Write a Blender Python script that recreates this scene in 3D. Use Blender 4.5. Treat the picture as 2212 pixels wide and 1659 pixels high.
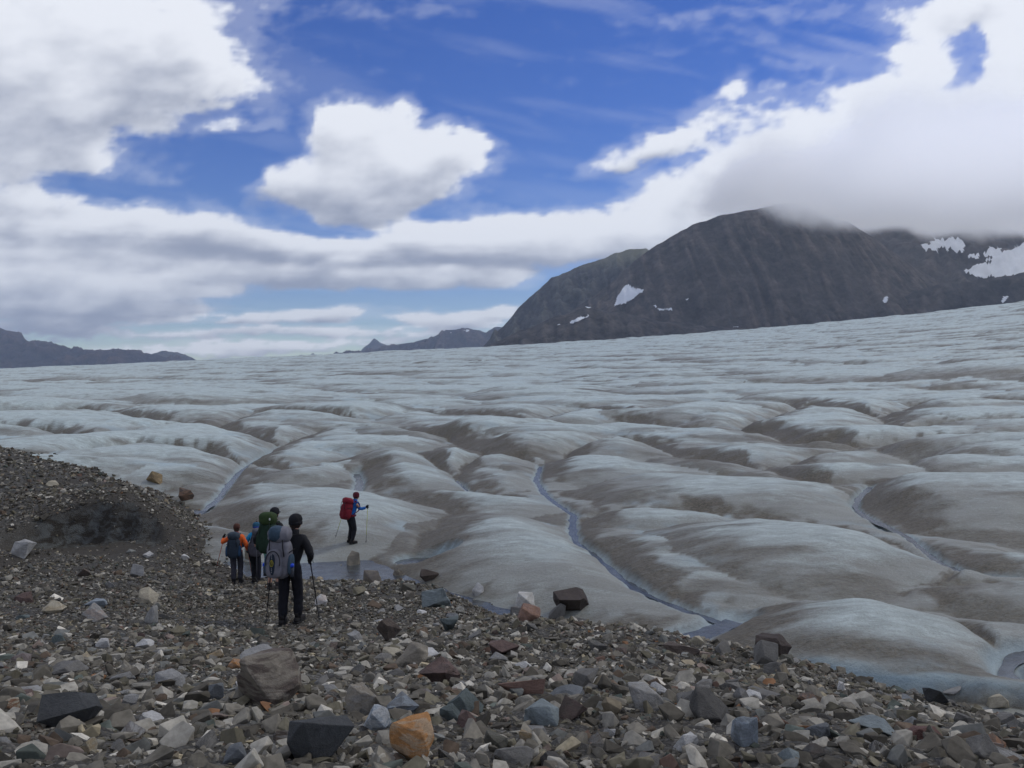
import bpy, bmesh, math, random
import numpy as np
from mathutils import Vector, Matrix, Euler, noise as mnoise

scene = bpy.context.scene
COL = scene.collection
for o in list(bpy.data.objects):
    bpy.data.objects.remove(o, do_unlink=True)

# ------------------------------------------------------------------ camera
EYE_PITCH = math.radians(0.936)
FOC = 1805.0                       # focal length in units of a 2212 wide frame
cam_data = bpy.data.cameras.new('camera')
cam = bpy.data.objects.new('camera', cam_data)
COL.objects.link(cam)
cam_data.sensor_width = 36.0
cam_data.lens = 36.0 * FOC / 2212.0
cam_data.clip_start = 0.1
cam_data.clip_end = 200000.0
cam.location = (0, 0, 0)
cam.rotation_euler = (math.radians(90) - EYE_PITCH, 0, 0)
scene.camera = cam

# ------------------------------------------------------------------ sky, sun, exposure
SUN_EL, SUN_AZ = math.radians(46), math.radians(62)   # azimuth: clockwise from the view direction (+Y)
world = bpy.data.worlds.new('World')
scene.world = world
world.use_nodes = True
wn = world.node_tree
wn.nodes.clear()
w_out = wn.nodes.new('ShaderNodeOutputWorld')
w_bg = wn.nodes.new('ShaderNodeBackground')
w_sky = wn.nodes.new('ShaderNodeTexSky')
w_sky.sky_type = 'NISHITA'
w_sky.sun_disc = False
w_sky.sun_elevation = SUN_EL
w_sky.sun_rotation = SUN_AZ
w_sky.altitude = 1200
w_sky.air_density = 1.0
w_sky.dust_density = 0.15
w_sky.ozone_density = 4.0
w_hsv = wn.nodes.new('ShaderNodeHueSaturation')
w_hsv.inputs['Hue'].default_value = 0.522
w_hsv.inputs['Saturation'].default_value = 1.30
w_hsv.inputs['Value'].default_value = 0.70
w_bg.inputs['Strength'].default_value = 0.10
wn.links.new(w_sky.outputs[0], w_hsv.inputs['Color'])
wn.links.new(w_hsv.outputs[0], w_bg.inputs['Color'])
wn.links.new(w_bg.outputs[0], w_out.inputs['Surface'])

sun_data = bpy.data.lights.new('sun', 'SUN')
sun_data.energy = 1.5
sun_data.angle = math.radians(10)      # the near ground lies under a cloud: soft light
sun_data.color = (1.0, 0.95, 0.84)
sun = bpy.data.objects.new('sun', sun_data)
COL.objects.link(sun)
sdir = Vector((math.sin(SUN_AZ) * math.cos(SUN_EL), math.cos(SUN_AZ) * math.cos(SUN_EL), math.sin(SUN_EL)))
sun.rotation_euler = sdir.to_track_quat('Z', 'Y').to_euler()
sun.location = (0, 0, 50)

vs = scene.view_settings
vs.view_transform = 'Standard'
vs.look = 'None'
vs.exposure = 0.55
vs.gamma = 1.0
vs.use_curve_mapping = False
scene.cycles.use_denoising = True
scene.cycles.max_bounces = 14
scene.cycles.diffuse_bounces = 2
scene.cycles.glossy_bounces = 2
scene.cycles.transmission_bounces = 3
scene.cycles.transparent_max_bounces = 12
scene.cycles.volume_bounces = 12

rnd = random.Random(7)
rng = np.random.default_rng(11)

# ------------------------------------------------------------------ noise in numpy
def _hash(ix, iy, seed):
    h = (ix.astype(np.int64) * 374761393 + iy.astype(np.int64) * 668265263 + seed * 982451653) & 0xFFFFFFFF
    h = ((h ^ (h >> 13)) * 1274126177) & 0xFFFFFFFF
    h = (h ^ (h >> 16)) & 0xFFFFFFFF
    return h
def perlin(x, y, seed=0):
    x = np.asarray(x, float); y = np.asarray(y, float)
    x0 = np.floor(x); y0 = np.floor(y)
    fx = x - x0; fy = y - y0
    ux = fx * fx * fx * (fx * (fx * 6 - 15) + 10); uy = fy * fy * fy * (fy * (fy * 6 - 15) + 10)
    def g(ix, iy, dx, dy):
        a = _hash(ix, iy, seed) * (2 * math.pi / 4294967296.0)
        return np.cos(a) * dx + np.sin(a) * dy
    n00 = g(x0, y0, fx, fy); n10 = g(x0 + 1, y0, fx - 1, fy)
    n01 = g(x0, y0 + 1, fx, fy - 1); n11 = g(x0 + 1, y0 + 1, fx - 1, fy - 1)
    a = n00 + ux * (n10 - n00); b = n01 + ux * (n11 - n01)
    return (a + uy * (b - a)) * 1.5
def fbm(x, y, oct=4, seed=0, lac=2.03, gain=0.5):
    s = 0; a = 1.0
    for i in range(oct):
        s = s + a * perlin(x, y, seed + 17 * i)
        x = x * lac + 3.7; y = y * lac - 1.9; a *= gain
    return s
def ridged(x, y, oct=4, seed=0, lac=2.07, gain=0.5):
    s = 0; a = 1.0; t = 0
    for i in range(oct):
        s = s + a * (1 - np.abs(perlin(x, y, seed + 13 * i)) * 1.6); t += a
        x = x * lac + 5.1; y = y * lac + 2.3; a *= gain
    return s / t
def sstep(a, b, x):
    t = np.clip((x - a) / (b - a), 0, 1)
    return t * t * (3 - 2 * t)
def rand01(ix, iy, seed):
    return _hash(ix, iy, seed) / 4294967296.0

# ------------------------------------------------------------------ helpers
def tag(o, label=None, cat=None, group=None, kind=None):
    if label: o['label'] = label
    if cat: o['category'] = cat
    if group: o['group'] = group
    if kind: o['kind'] = kind
    return o
def link(o, parent=None):
    COL.objects.link(o)
    if parent is not None: o.parent = parent
    return o
def empty(name, loc=(0, 0, 0), rz=0.0):
    o = bpy.data.objects.new(name, None)
    o.empty_display_size = 0.3
    o.location = loc
    o.rotation_euler = (0, 0, rz)
    return link(o)
def grid_object(name, X, Y, Z, mat, attrs=None, smooth=True, mask=None):
    """rows x cols arrays -> one mesh object"""
    r, c = X.shape
    v = np.stack([X, Y, Z], -1).reshape(-1, 3).astype(np.float32)
    i = np.arange(r * c).reshape(r, c)
    q = np.stack([i[:-1, :-1], i[:-1, 1:], i[1:, 1:], i[1:, :-1]], -1).reshape(-1, 4)
    if mask is not None:
        q = q[mask.reshape(-1)]
        used = np.unique(q)
        remap = np.full(r * c, -1); remap[used] = np.arange(len(used))
        q = remap[q]; v = v[used]
    else:
        used = None
    me = bpy.data.meshes.new(name)
    me.vertices.add(len(v)); me.vertices.foreach_set('co', v.ravel())
    me.loops.add(len(q) * 4); me.loops.foreach_set('vertex_index', q.ravel().astype(np.int32))
    me.polygons.add(len(q)); me.polygons.foreach_set('loop_start', (np.arange(len(q)) * 4).astype(np.int32))
    me.update(calc_edges=True)
    me.polygons.foreach_set('use_smooth', np.full(len(q), smooth))
    for k, a in (attrs or {}).items():
        a = a.reshape(-1) if a.ndim == 2 else a.reshape(-1, a.shape[-1])
        if used is not None: a = a[used]
        if a.ndim == 1:
            at = me.attributes.new(k, 'FLOAT', 'POINT'); at.data.foreach_set('value', a.astype(np.float32))
        else:
            at = me.attributes.new(k, 'FLOAT_COLOR', 'POINT'); at.data.foreach_set('color', a.astype(np.float32).ravel())
    me.materials.append(mat)
    return link(bpy.data.objects.new(name, me))

class NT:
    """small helper for building node trees"""
    def __init__(self, name):
        self.m = bpy.data.materials.new(name); self.m.use_nodes = True
        self.t = self.m.node_tree; self.t.nodes.clear()
        self.out = self.n('ShaderNodeOutputMaterial')
    def n(self, kind, **kw):
        nd = self.t.nodes.new(kind)
        for k, v in kw.items():
            if k.startswith('i_'):
                key = k[2:]
                nd.inputs[int(key) if key.isdigit() else key.replace('_', ' ')].default_value = v
            else: setattr(nd, k, v)
        return nd
    def l(self, a, b): self.t.links.new(a, b)
    def attr(self, name, typ='GEOMETRY'):
        return self.n('ShaderNodeAttribute', attribute_name=name, attribute_type=typ)
    def math(self, op, a, b=None, clamp=False):
        nd = self.n('ShaderNodeMath', operation=op); nd.use_clamp = clamp
        for i, x in enumerate((a, b)):
            if x is None: continue
            if isinstance(x, (int, float)): nd.inputs[i].default_value = x
            else: self.l(x, nd.inputs[i])
        return nd.outputs[0]
    def mix(self, f, a, b, mode='MIX'):
        nd = self.n('ShaderNodeMix', data_type='RGBA', blend_type=mode); nd.clamp_factor = True
        for i, x in ((0, f), (6, a), (7, b)):
            if isinstance(x, (int, float)): nd.inputs[i].default_value = x
            elif isinstance(x, tuple): nd.inputs[i].default_value = (*x, 1.0) if len(x) == 3 else x
            else: self.l(x, nd.inputs[i])
        return nd.outputs[2]
    def ramp(self, f, pts):
        nd = self.n('ShaderNodeValToRGB'); e = nd.color_ramp.elements
        while len(e) > 1: e.remove(e[-1])
        e[0].position = pts[0][0]; e[0].color = _c(pts[0][1])
        for p, c in pts[1:]:
            k = e.new(p); k.color = _c(c)
        self.l(f, nd.inputs[0]); return nd.outputs[0]
    def coords(self, scale=(1, 1, 1), kind='Object', rot=(0, 0, 0)):
        tc = self.n('ShaderNodeTexCoord'); mp = self.n('ShaderNodeMapping')
        mp.inputs['Scale'].default_value = scale; mp.inputs['Rotation'].default_value = rot
        self.l(tc.outputs[kind], mp.inputs['Vector']); return mp.outputs[0]
    def noise(self, vec, scale, detail=4, rough=0.55, dist=0.0):
        nd = self.n('ShaderNodeTexNoise'); nd.inputs['Scale'].default_value = scale
        nd.inputs['Detail'].default_value = detail; nd.inputs['Roughness'].default_value = rough
        nd.inputs['Distortion'].default_value = dist
        if vec is not None: self.l(vec, nd.inputs['Vector'])
        return nd.outputs['Fac']
    def bump(self, h, strength=0.5, dist=0.02, normal=None):
        nd = self.n('ShaderNodeBump'); nd.inputs['Strength'].default_value = strength; nd.inputs['Distance'].default_value = dist
        self.l(h, nd.inputs['Height'])
        if normal is not None: self.l(normal, nd.inputs['Normal'])
        return nd.outputs[0]
    def principled(self, color, rough=0.8, spec=0.3, normal=None):
        nd = self.n('ShaderNodeBsdfPrincipled')
        for key, x in (('Base Color', color), ('Roughness', rough), ('Specular IOR Level', spec)):
            if isinstance(x, (int, float)): nd.inputs[key].default_value = x
            elif isinstance(x, tuple): nd.inputs[key].default_value = (*x, 1.0)
            else: self.l(x, nd.inputs[key])
        if normal is not None: self.l(normal, nd.inputs['Normal'])
        self.l(nd.outputs[0], self.out.inputs['Surface'])
        return nd
def _c(c):
    if isinstance(c, (int, float)): return (c, c, c, 1)
    return (*c, 1) if len(c) == 3 else c

# direction through a point of the 2212 x 1659 frame, scaled so that its forward component is 1
_cp, _sp = math.cos(EYE_PITCH), math.sin(EYE_PITCH)
def ray(px, py):
    u = (px - 1106.0) / FOC; v = (py - 829.5) / FOC
    y = _cp - v * _sp; z = -_sp - v * _cp
    return u / y, z / y
def world_at(px, py, d):
    u, w = ray(px, py)
    return u * d, d, w * d
def to_frame(x, y, z):
    f = y * _cp - z * _sp; up = y * _sp + z * _cp
    return 1106 + FOC * x / f, 829.5 - FOC * up / f
# ================================================================== THE LAY OF THE LAND
# moraine: smooth surface through surveyed points (frame x, frame y, metres ahead)
_pts = [
 (100,1659,3.4),(600,1659,3.5),(1106,1659,3.6),(1600,1659,3.6),(2150,1659,3.5),(-600,1659,3.4),(2900,1700,3.4),
 (200,1500,5.9),(628,1500,6.0),(1106,1500,5.9),(1600,1520,5.5),(2100,1590,5.2),
 (150,1400,9.3),(628,1420,9.0),(1106,1410,9.2),(1500,1440,8.5),(1900,1500,8.0),(2200,1570,7.8),
 (628,1350,14.0),(300,1330,13.5),(0,1310,14.5),(-300,1300,15),(900,1330,15.0),(1150,1335,13.8),(1400,1366,12.6),(1700,1432,10.6),(2000,1510,9.6),(2212,1560,9.4),(2600,1600,9),
 (560,1268,20.5),(508,1262,24.0),(640,1262,21),(780,1262,22),(900,1262,21.5),
 (1050,1335,19),(1250,1390,17.0),(1500,1440,15.5),(1750,1510,13.8),(2050,1590,12.6),(2300,1630,12.6),
 (200,1270,20),(0,1250,20.5),(-200,1240,21),(400,1255,22),
 (450,1190,29),(350,1225,26),(200,1212,25.5),(30,1205,25.5),(-200,1190,26),
 (220,1088,31.0),(120,1098,30.5),(330,1112,31.0),(0,1110,30),(-200,1100,31),
 (400,1118,33.5),(430,1160,31),(300,1068,37),(180,1030,40),(60,1000,42),(-80,975,43),(200,1016,46),(350,1066,43),
 (0,968,50),(100,986,49),(-200,942,50),(-400,930,50),
]
_extra = [  # beyond the margin the bed dives under the ice (frame x, metres ahead, z)
 (700,29,-7.3),(850,30,-7.6),(1000,29,-7.7),(1200,27,-7.8),(1500,24,-7.8),(1850,21,-8),(2212,19,-8),(2700,18,-8),
 (550,33,-7.2),(480,38,-7.2),(430,47,-7.3),(330,57,-7.4),(200,60,-7.5),(50,66,-7.4),(-200,70,-7.4),
 (700,45,-9),(1200,45,-9),(1900,45,-9),(200,90,-9),
]
_cx = []; _cz = []
for px, py, d in _pts:
    x, y, z = world_at(px, py, d); _cx.append((x, y)); _cz.append(z)
for px, d, z in _extra:
    _cx.append(((px - 1106) / FOC * d, d)); _cz.append(z)
_cx.append((0, 0.0)); _cz.append(-1.55)
_cx.append((-3, 0.0)); _cz.append(-1.5)
_cx.append((3, 0.0)); _cz.append(-1.5)
_cx = np.array(_cx); _cz = np.array(_cz)
def _warp(x, y):   # even out the spacing of near and far points
    r = np.sqrt(x * x + y * y) + 3.0
    k = np.log(r) / r * 10
    return x * k, y * k
_wx, _wy = _warp(_cx[:, 0], _cx[:, 1])
def _phi(r2): return np.sqrt(r2 + 1.2)
_A = _phi((_wx[:, None] - _wx[None]) ** 2 + (_wy[:, None] - _wy[None]) ** 2)
_n = len(_cz)
_P = np.stack([np.ones(_n), _wx, _wy], 1)
_S = np.block([[_A + np.eye(_n) * -0.05, _P], [_P.T, np.zeros((3, 3))]])
_sol = np.linalg.solve(_S, np.concatenate([_cz, np.zeros(3)]))
def moraine_smooth(x, y):
    x = np.asarray(x, float); y = np.asarray(y, float)
    wx, wy = _warp(x, y)
    out = _sol[_n] + _sol[_n + 1] * wx + _sol[_n + 2] * wy
    for i in range(_n):
        out = out + _sol[i] * _phi((wx - _wx[i]) ** 2 + (wy - _wy[i]) ** 2)
    return out
CAVE_X, CAVE_HW = (205 - 1106) / FOC * 28.6, 2.75
def cave_parts(x, y):
    t = (x - CAVE_X) / CAVE_HW
    wx = 1 - sstep(0.72, 1.08, np.abs(t + 0.05 * np.sin(3 * y)))
    dw = 30.0 - 1.5 * t * t + 0.16 * perlin(x * 1.3, y * 0 + 2.2, 5) * 2
    wall = 1 - sstep(dw - 0.42, dw + 0.18, y)
    return wx, wall, dw
def moraine(x, y):
    x = np.asarray(x, float); y = np.asarray(y, float)
    d = np.sqrt(x * x + y * y)
    z = moraine_smooth(x, y) + 0.55 * np.exp(-(((x - CAVE_X - 0.3) / 3.4) ** 2 + ((y - 30.9) / 1.5) ** 2))
    wx, wall, dw = cave_parts(x, y)
    floor = -6.05 + 0.06 * perlin(x * 1.1, y * 1.1, 9)
    z = z - np.maximum(0, z - floor) * wx * wall * sstep(25.6, 26.9, y)
    amp = 0.35 + 0.65 * sstep(6, 22, d)
    z = z + amp * (0.16 * fbm(x * 0.33, y * 0.33, 3, 21) + 0.07 * fbm(x * 1.4, y * 1.4, 3, 22))
    return z

# ---- ice ------------------------------------------------------------------
CREST = 900.0
def ice_base(x, y):
    d = np.sqrt(x * x + y * y) + 1e-6
    t = np.clip(x / np.maximum(y, 1.0), -1.2, 1.2)
    zc = 25.8 + 51 * t + 14.0 * t * t
    u = d / CREST
    f = np.where(u < 1, np.minimum(u, 1) ** 1.5, 1 - 0.0 * u)
    f = f - 0.9 * np.maximum(u - 1.0, 0) ** 1.3
    return -6.45 + (zc + 6.45) * f - 14 * np.maximum(u - 1, 0)
# near mounds: frame x of the centre, metres ahead, half length left, half length right, half depth, turn (deg), height
NEAR = [
 (1850, 19.3, 5.2, 5.4, 3.0, -14, 1.00),
 (1330, 34.5, 3.6, 4.6, 3.2, -18, 0.80),
 (1420, 43.5, 4.2, 6.0, 3.4, -14, 0.85),
 (1720, 45.5, 5.0, 7.5, 3.6, -10, 1.05),
 (760, 54, 4.0, 6.0, 3.4, -16, 0.85),
 (1180, 57, 4.5, 6.5, 3.4, -12, 0.9),
 (520, 41.5, 3.6, 4.4, 3.0, -10, 0.7),
 (2120, 44.5, 5.0, 8.0, 3.4, -8, 1.1),
 (2300, 16.5, 4.5, 6.0, 2.6, -14, 0.75),
 (1130, 29.6, 8.5, 9.8, 4.2, -62, 1.10),
 (680, 35.0, 6.4, 6.6, 6.3, -4, 1.20),
 (1625, 27.6, 6.2, 7.6, 4.9, -10, 1.22),
 (1560, 38.5, 8.8, 9.0, 6.0, -16, 1.10),
 (2020, 36.5, 6.4, 12.0, 6.8, -6, 1.50),
 (2170, 24.3, 3.8, 7.0, 3.2, -14, 0.85),
 (905, 46.5, 6.5, 7.5, 5.8, -18, 1.05),
 (1230, 50, 5.0, 7.0, 5.6, -20, 1.05),
 (640, 48, 5.5, 6.0, 6.0, 20, 1.05),
 (560, 56, 7, 8, 5.2, -8, 1.0),
 (340, 47, 7.5, 7.0, 5.0, -12, 1.0),
 (430, 62, 6.5, 9.0, 5.5, -6, 1.1),
 (120, 66, 8.0, 7.0, 4.6, -14, 1.2),
 (-150, 72, 9.0, 9.0, 6.0, 0, 1.3),
 (790, 64, 6.0, 8.5, 6.0, -10, 1.2),
 (1090, 66, 6.0, 9.0, 6.0, -12, 1.2),
 (1380, 62, 6.0, 8.0, 5.6, -10, 1.1),
 (1560, 53, 6.0, 9.5, 5.4, -8, 1.25),
 (1800, 60, 7.5, 10.0, 6.4, -6, 1.7),
 (2150, 53, 8.0, 12.0, 6.5, -8, 1.6),
 (2480, 34, 7.0, 9.0, 6.5, -8, 1.2),
 (2600, 50, 8, 9, 7, 0, 1.3),
 (1000, 38.5, 4.5, 5.5, 3.8, -30, 0.75),
 (250, 58, 6, 7, 4.5, -8, 0.8),
]
def _mound(out, dx, dy, aL, aR, b, ca, sa, h, lift=0.0):
    u = dx * ca + dy * sa; v = -dx * sa + dy * ca
    a = np.where(u < 0, aL, aR)
    qu = u / a; qv = v / b
    q = qu * qu + qv * qv
    hh = np.where(np.asarray(h) > 0, h * (1.0 - q ** 1.02) + lift, -9.0)
    better = hh > out['h']
    out['second'] = np.where(better, out['h'], np.maximum(out['second'], hh))
    out['h'] = np.where(better, hh, out['h'])
    out['u'] = np.where(better, qu, out['u']); out['v'] = np.where(better, qv, out['v'])
    out['top'] = np.where(better, h, out['top'])
CELL_X, CELL_Y = 17.0, 11.0
def ice_fields(x, y):
    x = np.asarray(x, float); y = np.asarray(y, float)
    d = np.sqrt(x * x + y * y)
    wamp = sstep(15, 60, d) * 1.6 + 0.5
    xw = x + wamp * 1.5 * fbm(x * 0.07, y * 0.07, 3, 31) + 0.25 * fbm(x * 0.5, y * 0.5, 2, 33)
    yw = y + wamp * 1.1 * fbm(x * 0.07 + 9, y * 0.07, 3, 32) + 0.2 * fbm(x * 0.5, y * 0.5, 2, 34)
    out = {k: np.full(x.shape, v) for k, v in (('h', -9.0), ('second', -9.0), ('u', 0.0), ('v', 0.0), ('top', 1.0))}
    for (px, dd, aL, aR, b, rot, h) in NEAR:
        cx, cy = (px - 1106) / FOC * dd, dd
        ca, sa = math.cos(math.radians(rot)), math.sin(math.radians(rot))
        _mound(out, xw - cx, yw - cy, aL * 0.92, aR * 1.18, b * 1.05, ca, sa, h * 0.74)
    # beyond the surveyed ones: one mound per jittered cell; the cells double in size twice with distance
    for (cell, d0, d1, seed, hs) in ((1.0, 66, 1e9, 40, 0.95), (2.1, 120, 1e9, 60, 1.0), (0.55, 52, 330, 80, 0.62)):
        gx, gy = CELL_X * cell, CELL_Y * cell
        ix = np.floor(xw / gx); iy = np.floor(yw / gy)
        for ox in (-2, -1, 0, 1, 2):
            for oy in (-2, -1, 0, 1, 2):
                jx = ix + ox; jy = iy + oy
                r1 = rand01(jx, jy, seed + 1); r2 = rand01(jx, jy, seed + 2); r3 = rand01(jx, jy, seed + 3)
                r4 = rand01(jx, jy, seed + 4); r5 = rand01(jx, jy, seed + 5)
                cx = (jx + 0.1 + 0.8 * r1 + 0.5 * (jy % 2)) * gx; cy = (jy + 0.05 + 0.9 * r2) * gy
                dc = np.sqrt(cx * cx + cy * cy)
                aL = gx * (0.62 + 0.45 * r3); aR = gx * (0.8 + 0.7 * r4); b = gy * (0.75 + 0.5 * r5)
                rot = np.radians(-16 + 22 * r4)
                h = (0.85 + 1.35 * r3 * r5 + 0.45 * r2) * hs
                h = np.where((dc > d0) & (dc < d1), h * (1 if cell == 1 else 1.15), -30.0)
                if cell > 1.5: h = np.where(rand01(jx, jy, 99) > 0.55, h, -30.0)
                if cell < 0.9: h = np.where(rand01(jx, jy, 98) > 0.45, h, -30.0)
                ca, sa = np.cos(rot), np.sin(rot)
                _mound(out, xw - cx, yw - cy, aL, aR, b, ca, sa, h)
    k = 0.05 + 0.05 * sstep(30, 120, d)
    dif = out['h'] - out['second']
    crease = 1 - sstep(0.0, 0.45, dif)
    hgt = np.maximum(out['h'], -1.0)
    cf = crease_factor(x, y)
    hgt = np.where(hgt > 0, hgt * (0.06 + 0.94 * cf) * 1.12, hgt)
    crease = np.maximum(crease, (1 - cf) * 0.8)
    out['cf'] = cf
    hgt = hgt + k * 0.35 * np.exp(-dif / k)
    return hgt, out, crease, d
CHANNELS = [  # meltwater runnels in the creases: frame points on the ice, width in metres
 ('runnel', [(1168,1000),(1158,1030),(1180,1062),(1205,1080),(1240,1102),(1236,1130),(1245,1160),(1290,1190),(1340,1232),(1400,1268),(1470,1296),(1530,1316),(1568,1330)], 0.36),
 ('runnel', [(1590,1322),(1540,1340),(1490,1358),(1430,1368),(1395,1362)], 0.75),
 ('runnel', [(1880,1042),(1858,1062),(1846,1085),(1868,1104),(1900,1118),(1960,1145),(1990,1172),(2030,1200),(2090,1225),(2160,1235),(2260,1240)], 0.34),
 ('runnel', [(770,1015),(778,1035),(772,1052)], 0.5),
 ('runnel', [(610,962),(560,985),(520,1010),(492,1040),(470,1070),(440,1092)], 0.4),
 ('runnel', [(2260,1385),(2190,1400),(2172,1425),(2185,1448),(2260,1462)], 0.6),
 ('runnel', [(985,1030),(1010,1052),(1060,1062),(1120,1072)], 0.25),
 ('runnel', [(200,965),(170,962),(130,950)], 0.5),
]
def _plane_hit(px, py):
    u, w = ray(px, py)
    d = np.linspace(8, 300, 6000)
    z = ice_base(u * d, d) + 0.22
    k = np.argmax(w * d < z)
    return u * d[k], d[k]
for c in CHANNELS:
    pass
CH_PTS = [np.array([_plane_hit(*p) for p in c[1]]) for c in CHANNELS]
CREASES = [  # dry valleys between the mounds, and how far their slopes reach (metres)
 ([(380,1100),(450,1122),(560,1152),(650,1197),(850,1201)], 3.2),
 ([(850,1200),(905,1160),(940,1130),(978,1108),(900,1082),(780,1052)], 3.6),
 ([(1245,1125),(1300,1104),(1500,1104),(1700,1124),(1900,1165),(2050,1215)], 2.8),
 ([(1568,1302),(1700,1300),(1850,1285),(1930,1270),(2050,1228)], 2.2),
 ([(1568,1318),(1700,1297),(1900,1308),(2100,1352),(2172,1425)], 1.8),
 ([(1925,1280),(2000,1255),(2240,1248)], 2.2),
 ([(1650,1012),(1740,990),(1860,966),(2000,957),(2260,952)], 4.2),
 ([(1650,1012),(1700,1030),(1800,1050),(1880,1042)], 3.2),
 ([(1168,1000),(1240,975),(1330,955),(1400,962),(1450,985),(1560,1000),(1650,1012)], 4.0),
 ([(985,1030),(1000,1002),(1060,985),(1168,1000)], 3.0),
 ([(700,1000),(780,985),(900,976),(985,1030)], 3.4),
 ([(200,965),(320,945),(450,930),(600,962)], 4.6),
 ([(610,962),(700,935),(850,935),(960,950),(1060,985)], 4.4),
 ([(1250,935),(1330,920),(1450,935),(1590,930),(1660,905),(1740,880)], 5.0),
 ([(1590,930),(1700,955),(1860,966)], 4.6),
 ([(1900,902),(1930,935),(2000,925),(2260,920)], 5.0),
 ([(1900,903),(1980,880),(2260,874)], 5.5),
 ([(1380,905),(1500,880),(1700,878),(1900,903)], 5.5),
 ([(780,915),(900,900),(1150,915),(1250,890),(1380,905)], 5.5),
 ([(560,1010),(640,1020),(720,1000)], 3.0),
 ([(180,1000),(300,985),(420,985),(560,1008)], 3.0),
 ([(330,1060),(400,1045),(500,1040)], 2.0),
 ([(0,945),(130,950),(200,965)], 3.5), ([(0,905),(160,900),(330,915),(450,930)], 4.5), ([(450,930),(560,905),(780,915)], 4.5),
 ([(1010,1052),(1060,1062),(1160,1055)], 2.2),
]
CR_PTS = [np.array([_plane_hit(*p) for p in c[0]]) for c in CREASES]
def polyline_dist(x, y, P, pad):
    out = np.full(x.shape, 99.0)
    m = (x > P[:, 0].min() - pad) & (x < P[:, 0].max() + pad) & (y > P[:, 1].min() - pad) & (y < P[:, 1].max() + pad)
    if not m.any(): return out
    xs, ys = x[m], y[m]; b = np.full(xs.shape, 99.0)
    for a, e in zip(P[:-1], P[1:]):
        ab = e - a; L = (ab ** 2).sum() + 1e-9
        t = np.clip(((xs - a[0]) * ab[0] + (ys - a[1]) * ab[1]) / L, 0, 1)
        b = np.minimum(b, np.hypot(xs - a[0] - t * ab[0], ys - a[1] - t * ab[1]))
    out[m] = b
    return out
def crease_factor(x, y):
    '''0 in a valley, 1 on the open mound, rounded like the shoulder of a dome'''
    xw = x + 0.5 * perlin(x * 0.45, y * 0.45, 75) + 0.18 * perlin(x * 1.4, y * 1.4, 77); yw = y + 0.4 * perlin(x * 0.45 + 5, y * 0.45, 76) + 0.15 * perlin(x * 1.4, y * 1.4 + 6, 78)
    f = np.ones(x.shape)
    for (c, R), P in [(c, P) for c, P in zip(CREASES, CR_PTS)] + [((c[1], 3.4), P) for c, P in zip(CHANNELS, CH_PTS)]:
        dd = polyline_dist(xw if R != 3.4 else x + 0.5 * (xw - x), yw if R != 3.4 else y + 0.5 * (yw - y), P, R + 1)
        t = np.clip(dd / R, 0, 1)
        f = np.minimum(f, 1 - (1 - t) ** 2.2)
    return f
def channel_dist(x, y):
    """distance to the nearest runnel in units of its half width, and that runnel's index"""
    best = np.full(x.shape, 50.0)
    for c, P in zip(CHANNELS, CH_PTS):
        hw = c[2] * 0.5
        wob = 0.10 * perlin(x * 1.7, y * 1.7, 71)
        x0, x1, y0, y1 = P[:, 0].min() - 4, P[:, 0].max() + 4, P[:, 1].min() - 4, P[:, 1].max() + 4
        m = (x > x0) & (x < x1) & (y > y0) & (y < y1)
        if not m.any(): continue
        xs, ys = x[m], y[m]; b = np.full(xs.shape, 50.0)
        for a, e in zip(P[:-1], P[1:]):
            ab = e - a; L = (ab ** 2).sum() + 1e-9
            t = np.clip(((xs - a[0]) * ab[0] + (ys - a[1]) * ab[1]) / L, 0, 1)
            b = np.minimum(b, np.hypot(xs - a[0] - t * ab[0], ys - a[1] - t * ab[1]))
        best[m] = np.minimum(best[m], (b + wob[m]) / hw)
    return best
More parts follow.
